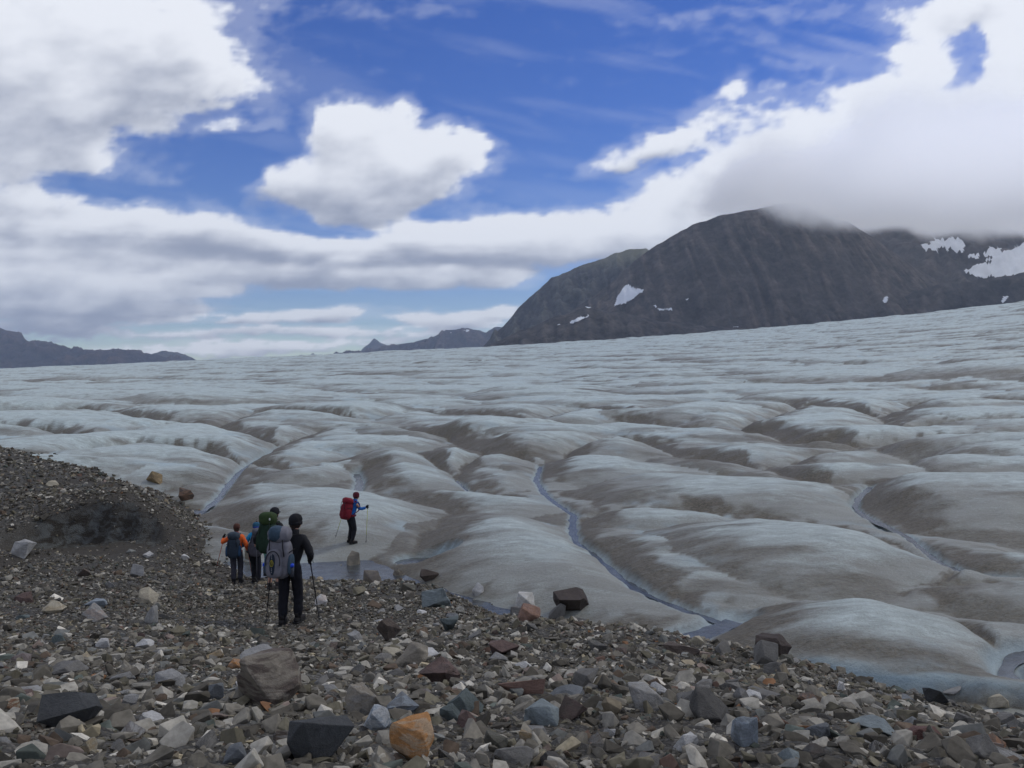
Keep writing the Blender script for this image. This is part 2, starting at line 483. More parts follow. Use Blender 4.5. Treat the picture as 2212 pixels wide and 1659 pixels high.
def ice(x, y, full=False):
    x = np.asarray(x, float); y = np.asarray(y, float)
    hgt, out, crease, d = ice_fields(x, y)
    near = 1 - sstep(60, 140, d)
    # long low swells run across each mound, falling to the right
    a = x * 0.966 + y * 0.26; b = -x * 0.26 + y * 0.966
    sw = fbm(a * 0.10, b * 0.36, 3, 53)
    detail = 0.04 * fbm(a * 0.5, b * 1.1, 3, 51) * (0.4 + 0.6 * near) + (0.06 + 0.07 * sstep(30, 60, d)) * sw + 0.20 * sstep(50, 150, d) * fbm(a * 0.055, b * 0.2, 3, 52)
    rd = ridged(a * 0.085 + 3, b * 0.30, 3, 54)
    detail = detail + (0.08 * (rd - 0.6)) * sstep(24, 45, d)
    z = ice_base(x, y) + hgt + detail
    ch = channel_dist(x, y)
    base = ice_base(x, y)
    bed = base - 0.02
    k = (1 - sstep(0.9, 2.0, ch))
    z = z + (np.minimum(z, bed + 0.05) - z) * k - 0.10 * (1 - sstep(0.6, 1.3, ch))
    # the nearest mound ends in a low ice cliff above the rubble
    yf = 17.15 - (x - 6.0) * 0.42 + 0.14 * perlin(x * 1.1, x * 0 + 4, 74)
    cliff = (x > 5.0) * sstep(5.0, 6.4, x) * (d < 24)
    z = z - 0.42 * cliff * sstep(0.13, -0.13, y - yf)
    # a scooped out hollow by the margin stream
    hx, hy = (925 - 1106) / FOC * 28.3, 28.0
    hq = ((x - hx) / 1.15) ** 2 + ((y - hy) / 0.85) ** 2
    z = z - 0.55 * (1 - sstep(0.45, 1.15, hq))
    if not full: return z
    yf = np.asarray(yf)
    # grime gathers on the left-facing, viewer-facing lower flanks
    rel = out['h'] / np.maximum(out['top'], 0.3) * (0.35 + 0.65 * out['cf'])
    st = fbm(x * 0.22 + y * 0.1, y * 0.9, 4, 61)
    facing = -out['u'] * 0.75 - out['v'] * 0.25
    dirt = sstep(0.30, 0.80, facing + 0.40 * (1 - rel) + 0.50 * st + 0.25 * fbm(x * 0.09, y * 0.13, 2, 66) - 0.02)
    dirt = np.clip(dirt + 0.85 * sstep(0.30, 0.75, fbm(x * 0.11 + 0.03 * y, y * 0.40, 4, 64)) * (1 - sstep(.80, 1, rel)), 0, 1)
    # thin lines of grime in the creases
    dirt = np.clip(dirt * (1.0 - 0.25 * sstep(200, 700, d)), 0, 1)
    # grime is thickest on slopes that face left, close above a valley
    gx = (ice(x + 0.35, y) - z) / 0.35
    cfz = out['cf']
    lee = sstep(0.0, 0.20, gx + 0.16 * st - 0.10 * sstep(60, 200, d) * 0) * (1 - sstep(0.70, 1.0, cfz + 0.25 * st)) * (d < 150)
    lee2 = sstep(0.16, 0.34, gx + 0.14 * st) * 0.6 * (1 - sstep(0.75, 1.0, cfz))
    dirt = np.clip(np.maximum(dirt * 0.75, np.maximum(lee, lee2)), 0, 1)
    clean = sstep(0.45, 1.0, rel + 0.28 * st + 0.15 * out['v'] + 0.25 * out['u'])
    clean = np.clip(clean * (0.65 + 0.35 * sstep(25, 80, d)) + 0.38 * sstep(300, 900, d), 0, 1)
    blue = np.clip((1 - sstep(0.8, 2.1, ch)) * 0.7, 0, 1)
    blue = np.maximum(blue, cliff * np.exp(-((y - yf - 0.07) / 0.17) ** 2) * (0.85 + 0.3 * st))
    dirt = np.maximum(dirt, cliff * 0.85 * np.exp(-((y - yf - 0.85 - 0.3 * st) / 0.45) ** 2))
    blue = np.maximum(blue, 0.9 * np.exp(-((hq - 0.75) / 0.35) ** 2)); dirt = dirt * (1 - np.clip(blue * 1.2, 0, 1) * 0.9)
    blue = np.maximum(blue, 0.55 * sstep(0.2, 0.55, fbm(x * 0.3 + 30, y * 0.45, 3, 67)) * (crease) * (1 - dirt))
    return z, dirt, clean, blue, crease, ch
def hit(fn, px, py, d0=2.0, d1=160.0, n=3000):
    u, w = ray(px, py)
    d = np.geomspace(d0, d1, n)
    z = fn(u * d, d)
    k = int(np.argmax(w * d < z))
    if not (w * d[k] < z[k]): return None
    return float(u * d[k]), float(d[k]), float(z[k])
def ground(x, y): return np.maximum(moraine(x, y), ice(x, y))
# ------------------------------------------------------------------ ground materials
def ice_material():
    m = NT('glacier_ice')
    dirt = m.attr('dirt').outputs['Fac']; clean = m.attr('clean').outputs['Fac']; blue = m.attr('blue').outputs['Fac']
    P = m.coords(); Ps = m.coords((0.5, 1.35, 1.0), rot=(0, 0, math.radians(14)))
    speck = m.noise(P, 24, 4, 0.85); speck2 = m.noise(P, 9.0, 5, 0.7); streak = m.noise(Ps, 3.0, 6, 0.68, 0.4); blot = m.noise(Ps, 0.55, 5, 0.6)
    grime = m.mix(m.ramp(blot, [(0.3, 0.0), (0.7, 1.0)]), (0.218, 0.216, 0.182), (0.318, 0.326, 0.288))
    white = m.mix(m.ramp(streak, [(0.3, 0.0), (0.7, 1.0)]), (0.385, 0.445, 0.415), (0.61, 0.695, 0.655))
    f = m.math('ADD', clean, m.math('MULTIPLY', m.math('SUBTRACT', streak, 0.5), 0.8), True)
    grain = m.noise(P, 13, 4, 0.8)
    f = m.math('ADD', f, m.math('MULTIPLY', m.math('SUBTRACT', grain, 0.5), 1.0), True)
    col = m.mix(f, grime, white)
    col = m.mix(m.math('MULTIPLY', blue, 0.85), col, m.mix(streak, (0.30, 0.42, 0.46), (0.47, 0.58, 0.60)))
    brown = m.mix(m.ramp(speck2, [(0.35, 0.0), (0.65, 1.0)]), (0.060, 0.048, 0.028), (0.150, 0.124, 0.082))
    fd = m.math('ADD', dirt, m.math('MULTIPLY', m.math('SUBTRACT', m.noise(Ps, 4.5, 6, 0.72, 0.6), 0.5), 1.25))
    fd = m.math('ADD', fd, m.math('MULTIPLY', m.math('SUBTRACT', speck, 0.5), 1.1))
    fd = m.math('MULTIPLY', fd, m.math('MINIMUM', m.math('MULTIPLY', dirt, 4.0), 1.0), True)
    col = m.mix(m.math('MULTIPLY', fd, 0.9), col, brown)
    sp = m.ramp(speck, [(0.28, 0.55), (0.42, 0.95), (0.55, 1.0), (0.75, 1.35)])
    col = m.mix(1.0, col, sp, 'MULTIPLY')
    h = m.math('ADD', m.math('MULTIPLY', speck, 0.4), m.math('ADD', m.math('MULTIPLY', speck2, 0.8), m.math('MULTIPLY', streak, 1.2)))
    nrm = m.bump(h, 0.85, 0.055)
    m.principled(col, 0.62, 0.35, nrm)
    return m.m
def moraine_material():
    m = NT('moraine_rubble')
    P = m.coords()
    v = m.n('ShaderNodeTexVoronoi'); v.inputs['Scale'].default_value = 26; m.l(P, v.inputs['Vector'])
    v2 = m.n('ShaderNodeTexVoronoi'); v2.inputs['Scale'].default_value = 60; m.l(P, v2.inputs['Vector'])
    big = m.noise(P, 0.5, 4, 0.6); fine = m.noise(P, 40, 4, 0.7)
    sep = m.n('ShaderNodeSeparateColor'); m.l(v.outputs['Color'], sep.inputs[0])
    sep2 = m.n('ShaderNodeSeparateColor'); m.l(v2.outputs['Color'], sep2.inputs[0])
    c1 = m.ramp(sep.outputs[0], [(0.0, (0.045, 0.040, 0.032)), (0.6, (0.078, 0.070, 0.056)), (0.88, (0.12, 0.11, 0.09)), (0.97, (0.26, 0.245, 0.2))])
    c2 = m.ramp(sep2.outputs[0], [(0.0, (0.035, 0.033, 0.028)), (0.7, (0.07, 0.066, 0.056)), (0.95, (0.16, 0.15, 0.13))])
    col = m.mix(0.55, c1, c2)
    col = m.mix(1.0, col, m.ramp(big, [(0.3, 0.75), (0.7, 1.15)]), 'MULTIPLY')
    ic = m.attr('icewall').outputs['Fac']
    blot = m.noise(m.coords((1, 1, 1.4)), 2.6, 7, 0.72, 0.6)
    wallc = m.mix(m.ramp(blot, [(0.44, 0.0), (0.60, 1.0)]), (0.034, 0.029, 0.022), (0.100, 0.104, 0.095))
    col = m.mix(ic, col, wallc)
    mud = m.attr('mud').outputs['Fac']
    col = m.mix(m.math('MULTIPLY', mud, m.math('SUBTRACT', 1.0, ic)), col, (0.062, 0.054, 0.042))
    h = m.math('SUBTRACT', m.math('MULTIPLY', fine, 0.5), m.math('MULTIPLY', v.outputs['Distance'], 1.0))
    nrm = m.bump(h, 0.8, 0.03)
    m.principled(col, 0.85, 0.25, nrm)
    return m.m
def water_material():
    m = NT('meltwater')
    P = m.coords((1, 1, 1))
    n1 = m.noise(P, 3.0, 4, 0.6); n2 = m.noise(m.coords((0.6, 2, 1)), 14, 3, 0.6)
    col = m.mix(m.ramp(n1, [(0.35, 0.0), (0.65, 1.0)]), (0.05, 0.052, 0.05), (0.10, 0.115, 0.12))
    nrm = m.bump(n2, 0.30, 0.03)
    m.principled(col, 0.20, 0.4, nrm)
    return m.m
MAT_ICE, MAT_MORAINE, MAT_WATER = ice_material(), moraine_material(), water_material()

def polar(t0, t1, nc, d0, d1, nr):
    t = np.linspace(t0, t1, nc); d = np.geomspace(d0, d1, nr)
    T, D = np.meshgrid(t, d)
    return D * np.sin(T), D * np.cos(T), D

# glacier
X, Y, D = polar(-0.80, 0.80, 700, 12.0, 1500.0, 640)
Z, dirt, clean, blue, crease, ch = ice(X, Y, True)
Mz = moraine(X, Y)
cover = (Mz > Z + 0.25)
face_hidden = cover[:-1, :-1] & cover[1:, :-1] & cover[:-1, 1:] & cover[1:, 1:]
# close to the margin the ice is thin, steep and bluish
edge = np.clip(1 - np.abs(Mz - Z) / 0.35, 0, 1) * (D < 30)
blue = np.maximum(blue, edge * 0.15)
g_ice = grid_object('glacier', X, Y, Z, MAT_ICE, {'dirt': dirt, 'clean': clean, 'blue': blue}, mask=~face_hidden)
tag(g_ice, 'broad grey blue glacier of low rounded ice mounds with brown grime', kind='structure')

# moraine
X, Y, D = polar(-0.95, 0.85, 620, 1.3, 80.0, 520)
Z = moraine(X, Y)
zi = ice(X, Y)
keep = (Z > zi - 0.8)
kf = keep[:-1, :-1] | keep[1:, 1:]
wx, wall, dw = cave_parts(X, Y)
icew = wx * sstep(dw - 1.1, dw - 0.7, Y) * (1 - sstep(dw + 0.1, dw + 0.5, Y))
icew = icew * sstep(-0.25, 0.1, 0.62 - (X - CAVE_X) / CAVE_HW + 0.3 * fbm(X * 1.5, Z * 1.5, 3, 81))
mud = 0.85 * wx * sstep(26.0, 27, Y) * (1 - sstep(31, 32, Y))
mud = np.maximum(mud, 0.8 * np.exp(-((X - (430 - 1106) / FOC * 29) ** 2 / 3 + (Y - 28.5) ** 2 / 6)))
mud = np.maximum(mud, 0.7 * sstep(0.15, 0.5, fbm(X * 0.25, Y * 0.25, 3, 84)) * sstep(8, 16, D))
Zd = Z + (0.03 * np.abs(perlin(X * 7, Y * 7, 91)) * (Y < 14) + 0.012 * perlin(X * 3.1, Y * 3.1, 92)) * (1 - 0.6 * icew)
g_mor = grid_object('moraine_ground', X, Y, Zd, MAT_MORAINE, {'icewall': icew, 'mud': mud}, mask=kf)
tag(g_mor, 'dark stony moraine slope in front of the glacier', kind='structure')

# meltwater: the margin stream and pools lie level; runnels follow the creases of the ice
X, Y, D = polar(-0.62, 0.62, 300, 14.0, 62.0, 200)
WL = -6.47
zi = ice(X, Y); zm = moraine(X, Y)
Zw = WL + 0 * X
vis = (Zw > np.maximum(zi, zm) - 0.12)
vf = vis[:-1, :-1] | vis[1:, 1:] | vis[1:, :-1] | vis[:-1, 1:]
if vf.any():
    tag(grid_object('meltwater', X, Y, Zw, MAT_WATER, mask=vf), 'shallow blue grey meltwater standing between the rubble and the ice', kind='structure')
def ribbon(name, P, w):
    t = np.linspace(0, len(P) - 1, (len(P) - 1) * 8 + 1)
    x = np.interp(t, np.arange(len(P)), P[:, 0]); y = np.interp(t, np.arange(len(P)), P[:, 1])
    for _ in range(3):
        x[1:-1] = (x[:-2] + x[1:-1] * 2 + x[2:]) / 4; y[1:-1] = (y[:-2] + y[1:-1] * 2 + y[2:]) / 4
    tx, ty = np.gradient(x), np.gradient(y); L = np.hypot(tx, ty) + 1e-9
    nx, ny = -ty / L, tx / L
    vary = 0.75 + 0.55 * perlin(x * 0.9, y * 0.9, 79)[:, None]
    s = np.linspace(-1.25, 1.25, 7)[None] * w * 0.5 * vary
    Xr = x[:, None] + nx[:, None] * s; Yr = y[:, None] + ny[:, None] * s
    zc_ = np.maximum(ice_base(x, y) - 0.03, ice(x, y) + 0.03)
    for _ in range(6): zc_[1:-1] = (zc_[:-2] + 2 * zc_[1:-1] + zc_[2:]) / 4
    Zr = np.repeat(zc_[:, None], 7, 1)
    return grid_object(name, Xr, Yr, Zr, MAT_WATER)
for c, Pc in zip(CHANNELS, CH_PTS):
    tag(ribbon('meltwater_runnel', Pc, c[2]), 'narrow blue meltwater runnel in a crease of the ice', kind='structure')
# ================================================================== CLOUDS (a far shell under the sky)
# blobs: frame x, frame y, half width, half height, turn (deg), strength, brightness offset
BLOBS = [
 (60,90,330,150,0,1.25,.05),(250,110,190,90,-8,1.1,.05),(400,150,150,62,20,.95,.0),(430,110,60,50,40,.5,0),(105,265,165,95,0,1.05,.02),(60,200,200,80,0,.9,0),
 (300,215,150,60,0,.75,.0),(505,276,95,15,-3,.62,0),(180,350,80,42,20,.55,0),(40,360,110,70,0,.7,0),
 (40,440,230,36,0,.85,-.12),(90,505,260,45,4,1.1,-.02),(345,505,215,44,3,1.05,-.05),(515,532,115,30,8,.9,-.1),(60,560,220,34,0,1.0,.1),
 (300,560,260,34,0,.8,-.1),(620,535,150,32,0,.85,-.06),(800,545,200,34,-4,.9,-.04),(1000,525,190,40,-6,1.05,.08),(1160,512,130,38,0,1.1,.1),(1110,545,200,38,0,.9,-.02),
 (1270,515,110,42,0,1.05,.06),(1370,500,80,40,0,1.0,.05),(1435,452,58,52,-20,1.15,.1),(1400,520,120,30,0,.9,0),(1350,380,0.1,0.1,0,0,0),
 (90,640,240,58,0,1.1,.02),(300,640,180,40,-6,1.0,.0),(420,600,75,22,-12,.95,.15),(420,650,150,26,-8,.85,-.1),(130,700,210,44,0,1.1,-.1),(60,600,180,24,0,.9,.12),
 (620,600,170,26,3,.95,-.1),(800,605,170,24,2,.9,-.06),(980,600,150,26,4,.95,-.06),(730,570,40,10,-8,.8,.2),(975,580,26,8,0,.9,.2),(1090,590,60,18,0,.7,-.05),
 (500,692,120,13,0,.85,-.04),(620,688,130,15,0,.95,.06),(700,680,80,15,0,.85,.0),(805,662,72,13,0,1.05,.1),(745,672,60,12,0,.7,0),(905,688,70,14,0,.95,.04),(985,695,80,14,0,.85,-.05),
 (925,668,40,8,0,.6,-.1),(1060,682,75,14,-8,1.0,.12),(1100,668,40,12,-10,.8,.15),(1000,710,110,12,0,.8,-.02),
 (470,722,160,12,0,.8,-.06),(600,712,120,10,0,.8,.06),(730,716,140,12,0,.85,.04),(850,725,120,13,0,.85,-.04),(520,750,140,14,0,.85,.04),(660,748,100,13,0,.8,.08),(790,740,60,10,0,.7,.02),
 (340,765,200,14,0,.8,0),(505,770,90,9,0,.6,-.05),(570,660,18,5,0,.5,-.25),
 (825,375,155,66,0,1.35,.06),(760,300,72,66,10,1.1,.04),(738,250,42,26,0,.7,0),(875,262,30,30,0,.8,.0),(830,290,60,45,0,.8,.0),(960,335,88,40,0,1.15,.05),(1020,318,34,12,0,.5,0),(640,400,90,38,-8,1.0,.02),(760,445,105,42,12,1.05,-.08),(700,470,40,22,0,.6,-.1),(890,430,70,30,-25,.8,-.05),
 (2050,400,420,150,0,1.35,.06),(1720,420,230,95,-22,1.25,.08),(1850,330,180,90,-25,1.2,.08),(2140,300,170,120,0,1.1,.08),(1560,470,140,45,-20,1.1,.0),(1600,400,100,50,-30,.8,.05),(2000,260,120,60,0,.8,.1),
 (2020,90,70,75,-55,.85,.12),(2130,20,150,60,0,1.1,.12),(2210,150,70,150,0,1.05,.1),(2250,60,120,160,0,1.0,.1),(1960,150,40,50,-50,.6,.1),(2260,300,200,200,0,1.1,.1),
 (1340,350,85,26,-18,.72,.05),(1440,310,75,30,-25,.68,.05),(1550,250,80,34,-48,.5,.05),(1580,205,30,12,0,.45,0),(1650,225,70,16,-40,.36,.0),(1760,175,60,9,-30,.3,0),(1590,330,110,40,-35,.34,0),(1450,400,90,30,-10,.2,0),
 (1700,40,330,18,-5,.3,.0),(1850,130,200,16,-4,.22,.0),(1600,100,260,20,-6,.2,0),(800,20,200,26,0,.24,.0),(1900,190,120,14,-8,.26,0),(560,40,60,40,0,.3,0),(700,180,150,60,0,.12,0),(350,385,120,25,0,.2,-.05),
]
HOLES = [(535,365,45,40,0,.6),(690,505,110,12,3,.6),(575,320,50,40,0,.4),(600,655,260,9,2,.7),(880,640,260,9,0,.9),(420,705,200,7,0,.5),(640,728,220,5,0,.4),(1000,650,200,10,0,.6),(760,700,120,4,0,.3),(190,150,110,28,12,.30),(165,395,70,22,12,.55),(270,410,60,20,10,.4),(2085,125,55,50,-30,.75),(2060,190,60,30,-20,.5),(115,205,60,20,0,.25),(225,590,60,12,0,.3),(60,460,0.1,0.1,0,0)]
def cloud_density(X, Y):
    front = (1 - sstep(1500, 2300, np.abs(X - 1106))) * (1 - sstep(700, 1200, -Y + 0))
    s = np.clip((800 - Y) / 800.0, 0.04, 1.0)          # cloud detail gets smaller towards the horizon
    sc = 1.0 / (30 + 190 * s)
    lx, ly = X, Y
    w1 = fbm(lx / 210, ly / 120, 4, 101) ; w2 = fbm(lx / 210 + 7, ly / 120, 4, 102)
    w3 = fbm(lx / 60, ly / 36, 4, 103); w4 = fbm(lx / 60 + 5, ly / 36, 4, 104)
    amp = 0.3 + 0.7 * s
    Xw = X + 34 * amp * w1 + 15 * amp * w3; Yw = Y + (26 * amp * w2 + 12 * amp * w4) * (0.35 + 0.65 * s)
    dens = np.zeros_like(X); br = np.zeros_like(X); vb = np.zeros_like(X); gs = np.full_like(X, 1e-3)
    for (cx, cy, a, b, r, k, off) in BLOBS:
        if k == 0: continue
        m = (np.abs(X - cx) < 3.2 * max(a, b) + 60) & (np.abs(Y - cy) < 3.2 * max(a, b) + 60)
        if not m.any(): continue
        c, sn = math.cos(math.radians(r)), math.sin(math.radians(r))
        dx, dy = Xw[m] - cx, Yw[m] - cy
        u = (dx * c + dy * sn) / a; v = (-dx * sn + dy * c) / b
        v = np.where(v > 0, v * 1.12, v * 0.92)
        kk = k * (0.92 if cy > 560 else 1.0)
        g = kk * np.exp(-((u * u + v * v) ** 1.35) * 0.62)
        old = dens[m]
        dens[m] = old + g * (1 - 0.55 * np.clip(old, 0, 1))
        br[m] += g * off
        wgt = g ** 2
        vb[m] += wgt * np.clip(v * 1.1 + 0.25 * u * (a > 3 * b) * 0, -1.6, 1.6); gs[m] += wgt
    for (cx, cy, a, b, r, k) in HOLES:
        if k == 0: continue
        c, sn = math.cos(math.radians(r)), math.sin(math.radians(r))
        dx, dy = Xw - cx, Yw - cy
        u = (dx * c + dy * sn) / a; v = (-dx * sn + dy * c) / b
        dens = dens - k * np.exp(-(u * u + v * v) * 0.7)
    # round the rest of the sky the same broken cumulus goes on
    gen = 0.62 + 0.75 * fbm(X / 420, Y / 190 , 5, 111)
    out = np.maximum(sstep(1250, 1700, np.abs(X - 1106)), sstep(60, 420, -Y))
    dens = dens * (1 - out) + gen * out
    det = fbm(lx / 95, ly / 55, 5, 121) * 0.24 + fbm(lx / 26, ly / 15, 4, 122) * 0.10
    streak = fbm(lx / 300, ly / 26, 3, 125) * 0.10 * (Y > 420) + sstep(630, 690, Y) * (0.42 * fbm(lx / 70, ly / 15, 4, 126) - 0.06)
    d2 = dens + (det + streak) * np.clip(dens * 2.2, 0, 1) * (1 + 0.0 * Y)
    return d2, br, vb / gs
def make_clouds():
    az_f = np.radians(np.arange(-38, 38.001, 0.17)); az_b = np.radians(np.concatenate([np.arange(-180, -38, 2.0)]))
    az = np.concatenate([az_b, az_f, np.radians(np.arange(40, 180.1, 2.0))])
    el = np.radians(np.concatenate([np.arange(-1.4, 27.5, 0.15), np.arange(28.5, 90.1, 2.2)]))
    A, E = np.meshgrid(az, el)
    g = np.where(np.abs(A) < 0.9, np.tan(np.clip(A, -0.9, 0.9)), np.sign(A) * (math.tan(0.9) + (np.abs(A) - 0.9) * 2.4))
    X = 1106 + FOC * g
    Y = 800 - FOC * np.tan(np.clip(E, -0.1, 1.15)) / np.maximum(np.cos(A), 0.6)
    Y = np.where(E > 1.15, Y - (E - 1.15) * 2500, Y)
    d, br, vb = cloud_density(X, Y)
    alpha = sstep(0.33, 0.86, d) ** 1.1
    # torn soft skirts, and thin high cloud drawn out in streaks
    alpha = np.maximum(alpha, 0.26 * sstep(0.06, 0.50, d + 0.16 * fbm(X / 70, Y / 40, 5, 151)))
    cu, cv = X * 0.97 + Y * 0.22, Y * 0.97 - X * 0.22
    cir = sstep(0.05, 0.95, 0.25 + 0.75 * fbm(cu / 420, cv / 60, 5, 152) + 0.35 * fbm(cu / 900 + 4, cv / 260, 2, 153))
    zone = 0.35 + 0.65 * np.clip(np.exp(-((X - 1700) / 480.0) ** 2 - ((Y - 80) / 150.0) ** 2) + 0.8 * np.exp(-((X - 800) / 300.0) ** 2 - ((Y - 10) / 60.0) ** 2), 0, 1)
    alpha = np.maximum(alpha, 0.24 * cir * zone)
    # sunlight comes from above: what lies over a point greys it
    acc = np.zeros_like(d); tot = 0
    step = 9.0
    for k in range(1, 8):
        dk, _, _ = cloud_density(X + 2.5 * k * step * (0.4), Y - k * step * (0.35 + 0.65 * np.clip((800 - Y) / 600, 0, 1)))
        acc += np.clip(dk - 0.25, 0, 1.2); tot += 1
    acc /= tot
    thick = np.clip(d, 0, 1.6)
    tex = fbm(X / 120, Y / 60, 5, 131) + 0.5 * fbm(X / 200, Y / 22, 4, 132) * sstep(380, 520, Y)
    light = 0.79 + 0.22 * (0.55 - acc) + 0.8 * br - 0.20 * vb + 0.10 * tex + 0.12 * np.clip(thick - acc - 0.1, -0.3, 0.6)
    light = np.clip(light + 0.05, 0.42, 1.0)
    light = light - 0.08 * sstep(560, 780, Y)
    # lit parts near white, shaded parts lavender grey
    f = sstep(0.45, 0.98, light)[..., None]
    lo = np.array([0.245, 0.270, 0.345]); hi = np.array([0.68, 0.70, 0.745])
    col = lo * (1 - f) + hi * f
    edge = (1 - alpha)[..., None] * 0.25
    col = col * (1 - edge) + np.array([0.50, 0.58, 0.82]) * edge
    below = sstep(-0.3, 0.4, np.degrees(E))
    alpha = np.clip(alpha, 0, 1) * 0.97
    veil = 0.10 * np.exp(-np.clip(np.degrees(E), 0, 90) / 2.6)      # thin distant cloud low over the horizon
    alpha = np.maximum(alpha, veil)
    rgba = np.concatenate([col, alpha[..., None]], -1)
    R = 90000.0
    PX = R * np.cos(E) * np.sin(A); PY = R * np.cos(E) * np.cos(A); PZ = R * np.sin(E)
    m = NT('cloud_shell')
    a = m.attr('cloud')
    em = m.n('ShaderNodeEmission'); m.l(a.outputs['Color'], em.inputs['Color']); em.inputs['Strength'].default_value = CLOUD_GAIN
    tr = m.n('ShaderNodeBsdfTransparent'); mx = m.n('ShaderNodeMixShader')
    m.l(a.outputs['Alpha'], mx.inputs[0]); m.l(tr.outputs[0], mx.inputs[1]); m.l(em.outputs[0], mx.inputs[2])
    m.l(mx.outputs[0], m.out.inputs['Surface'])
    try: m.m.cycles.emission_sampling = 'NONE'
    except Exception: pass
    o = grid_object('clouds', PX, PY, PZ, m.m, {'cloud': rgba})
    tag(o, 'broken white and grey cumulus clouds spread over the blue sky', 'clouds', kind='stuff')
CLOUD_GAIN = 0.92
make_clouds()

# ================================================================== MOUNTAINS
def rock_face_material(name, dark, mid, warm, green=0.0):
    m = NT(name)
    g = m.attr('gully').outputs['Fac']; hgt = m.attr('height').outputs['Fac']
    P = m.coords((1, 1, 1)); n1 = m.noise(P, 0.006, 8, 0.66); n2 = m.noise(P, 0.03, 6, 0.7)
    col = m.mix(m.ramp(n1, [(0.35, 0), (0.65, 1)]), dark, mid)
    col = m.mix(m.math('MULTIPLY', m.ramp(g, [(0.52, 0), (0.85, 1)]), 0.75), col, warm)
    col = m.mix(1.0, col, m.ramp(n2, [(0.25, 0.5), (0.75, 1.5)]), 'MULTIPLY')
    if green: col = m.mix(m.math('MULTIPLY', m.ramp(hgt, [(0.80, 0), (0.95, 1)]), green), col, (0.18, 0.18, 0.125))
    nrm = m.bump(n2, 0.7, 14.0)
    m.principled(col, 0.9, 0.15, nrm)
    return m.m
MAT_SNOW = NT('old_snow')
MAT_SNOW.principled(MAT_SNOW.mix(MAT_SNOW.noise(MAT_SNOW.coords(), 0.02, 6, 0.6), (0.62, 0.65, 0.68), (0.82, 0.84, 0.86)), 0.6, 0.3)
MAT_SNOW = MAT_SNOW.m
def mountain(label, sil, D, W, mat, seed, nx=420, ny=120, base=-40.0, power=1.25, jag=6.0, gul=40.0, gfreq=1 / 90.0, back=0.6, snow=()):
    px = np.linspace(sil[0][0], sil[-1][0], nx)
    cy = np.interp(px, [s[0] for s in sil], [s[1] for s in sil])
    zc = np.array([ray(p, q)[1] for p, q in zip(px, cy)]) * D
    x = (px - 1106) / FOC * D
    zc = zc + jag * fbm(x / (jag * 12), x * 0 + seed, 5, seed)
    s = np.concatenate([np.linspace(1, 0, ny), -np.linspace(0.02, 1, 24) * back])
    S, Xg = np.meshgrid(s, x, indexing='ij')
    ZC = np.broadcast_to(zc, Xg.shape)
    u = np.clip(np.abs(S) / np.where(S > 0, 1, back), 0, 1)
    prof = (1 - u) ** power
    wob = fbm(Xg / 500, S * 2.0, 3, seed + 3)
    Yg = D - S * W + 0.10 * W * wob * np.clip(S, 0, 1)
    Z = base + (ZC - base) * prof
    rg = ridged(Xg * gfreq + 0.45 * perlin(Xg / 900, S * 1.5, seed + 8), S * 1.1 + 0.3 * perlin(Xg / 200, S * 4, seed + 9), 5, seed + 5)
    rg2 = fbm(Xg / 60, S * W / 90, 4, seed + 7)
    m = np.clip(u * 7, 0, 1) * np.clip((1 - u) * 4, 0, 1)
    Z = Z + m * (gul * (rg - 0.55) * 1.6 + gul * 0.28 * rg2)
    hn = np.clip((Z - base) / (zc.max() - base), 0, 1)
    o = grid_object('mountain', Xg, Yg, Z, mat, {'gully': np.clip(rg * 0.75 + 0.25 * rg2 + 0.1, 0, 1), 'height': hn})
    tag(o, label, kind='structure')
    FX, FY = to_frame(Xg, Yg, Z)
    for poly in snow:
        xs = np.array([p[0] for p in poly], float); ys = np.array([p[1] for p in poly], float)
        ex = FX + 3.2 * fbm((Xg + Z) / 60, (Z - Xg) / 200, 4, 5); ey = FY + 2.2 * fbm((Xg + Z) / 50 + 3, (Z - Xg) / 160, 4, 6)
        inside = np.zeros(FX.shape, bool); n = len(xs); j = n - 1
        for i in range(n):
            c = ((ys[i] > ey) != (ys[j] > ey)) & (ex < (xs[j] - xs[i]) * (ey - ys[i]) / (ys[j] - ys[i] + 1e-9) + xs[i])
            inside ^= c; j = i
        inside &= (S > -0.01)
        fm = inside[:-1, :-1] & inside[1:, 1:]
        if not fm.any(): continue
        Zs = Z + 5.0 + 2 * perlin(Xg / 50, Yg / 50, 12)
        p = grid_object('snow_patch', Xg, Yg - 4.0, Zs, MAT_SNOW, mask=fm)
        p.parent = o
    return o
M_MAIN = rock_face_material('mountain_scree', (0.044, 0.041, 0.040), (0.098, 0.087, 0.080), (0.150, 0.125, 0.108))
M_BACK = rock_face_material('mountain_crag', (0.042, 0.042, 0.046), (0.078, 0.076, 0.076), (0.12, 0.12, 0.105), green=0.8)
M_HILL = rock_face_material('foothill_rock', (0.045, 0.043, 0.044), (0.085, 0.078, 0.074), (0.12, 0.105, 0.095))
M_FAR = rock_face_material('far_mountain', (0.040, 0.040, 0.052), (0.062, 0.058, 0.066), (0.12, 0.09, 0.085))
snow_main = [[(1326,664),(1332,640),(1352,618),(1358,616),(1372,624),(1391,626),(1386,636),(1368,648),(1352,660)],
 [(1410,664),(1418,660),(1422,668),(1452,668),(1452,674),(1424,674)], [(1474,650),(1486,646),(1484,652)],[(1458,660),(1462,658),(1464,663)],
 [(1904,648),(1914,642),(1920,646),(1914,654),(1906,656)], [(1336,614),(1341,611),(1342,616)]]
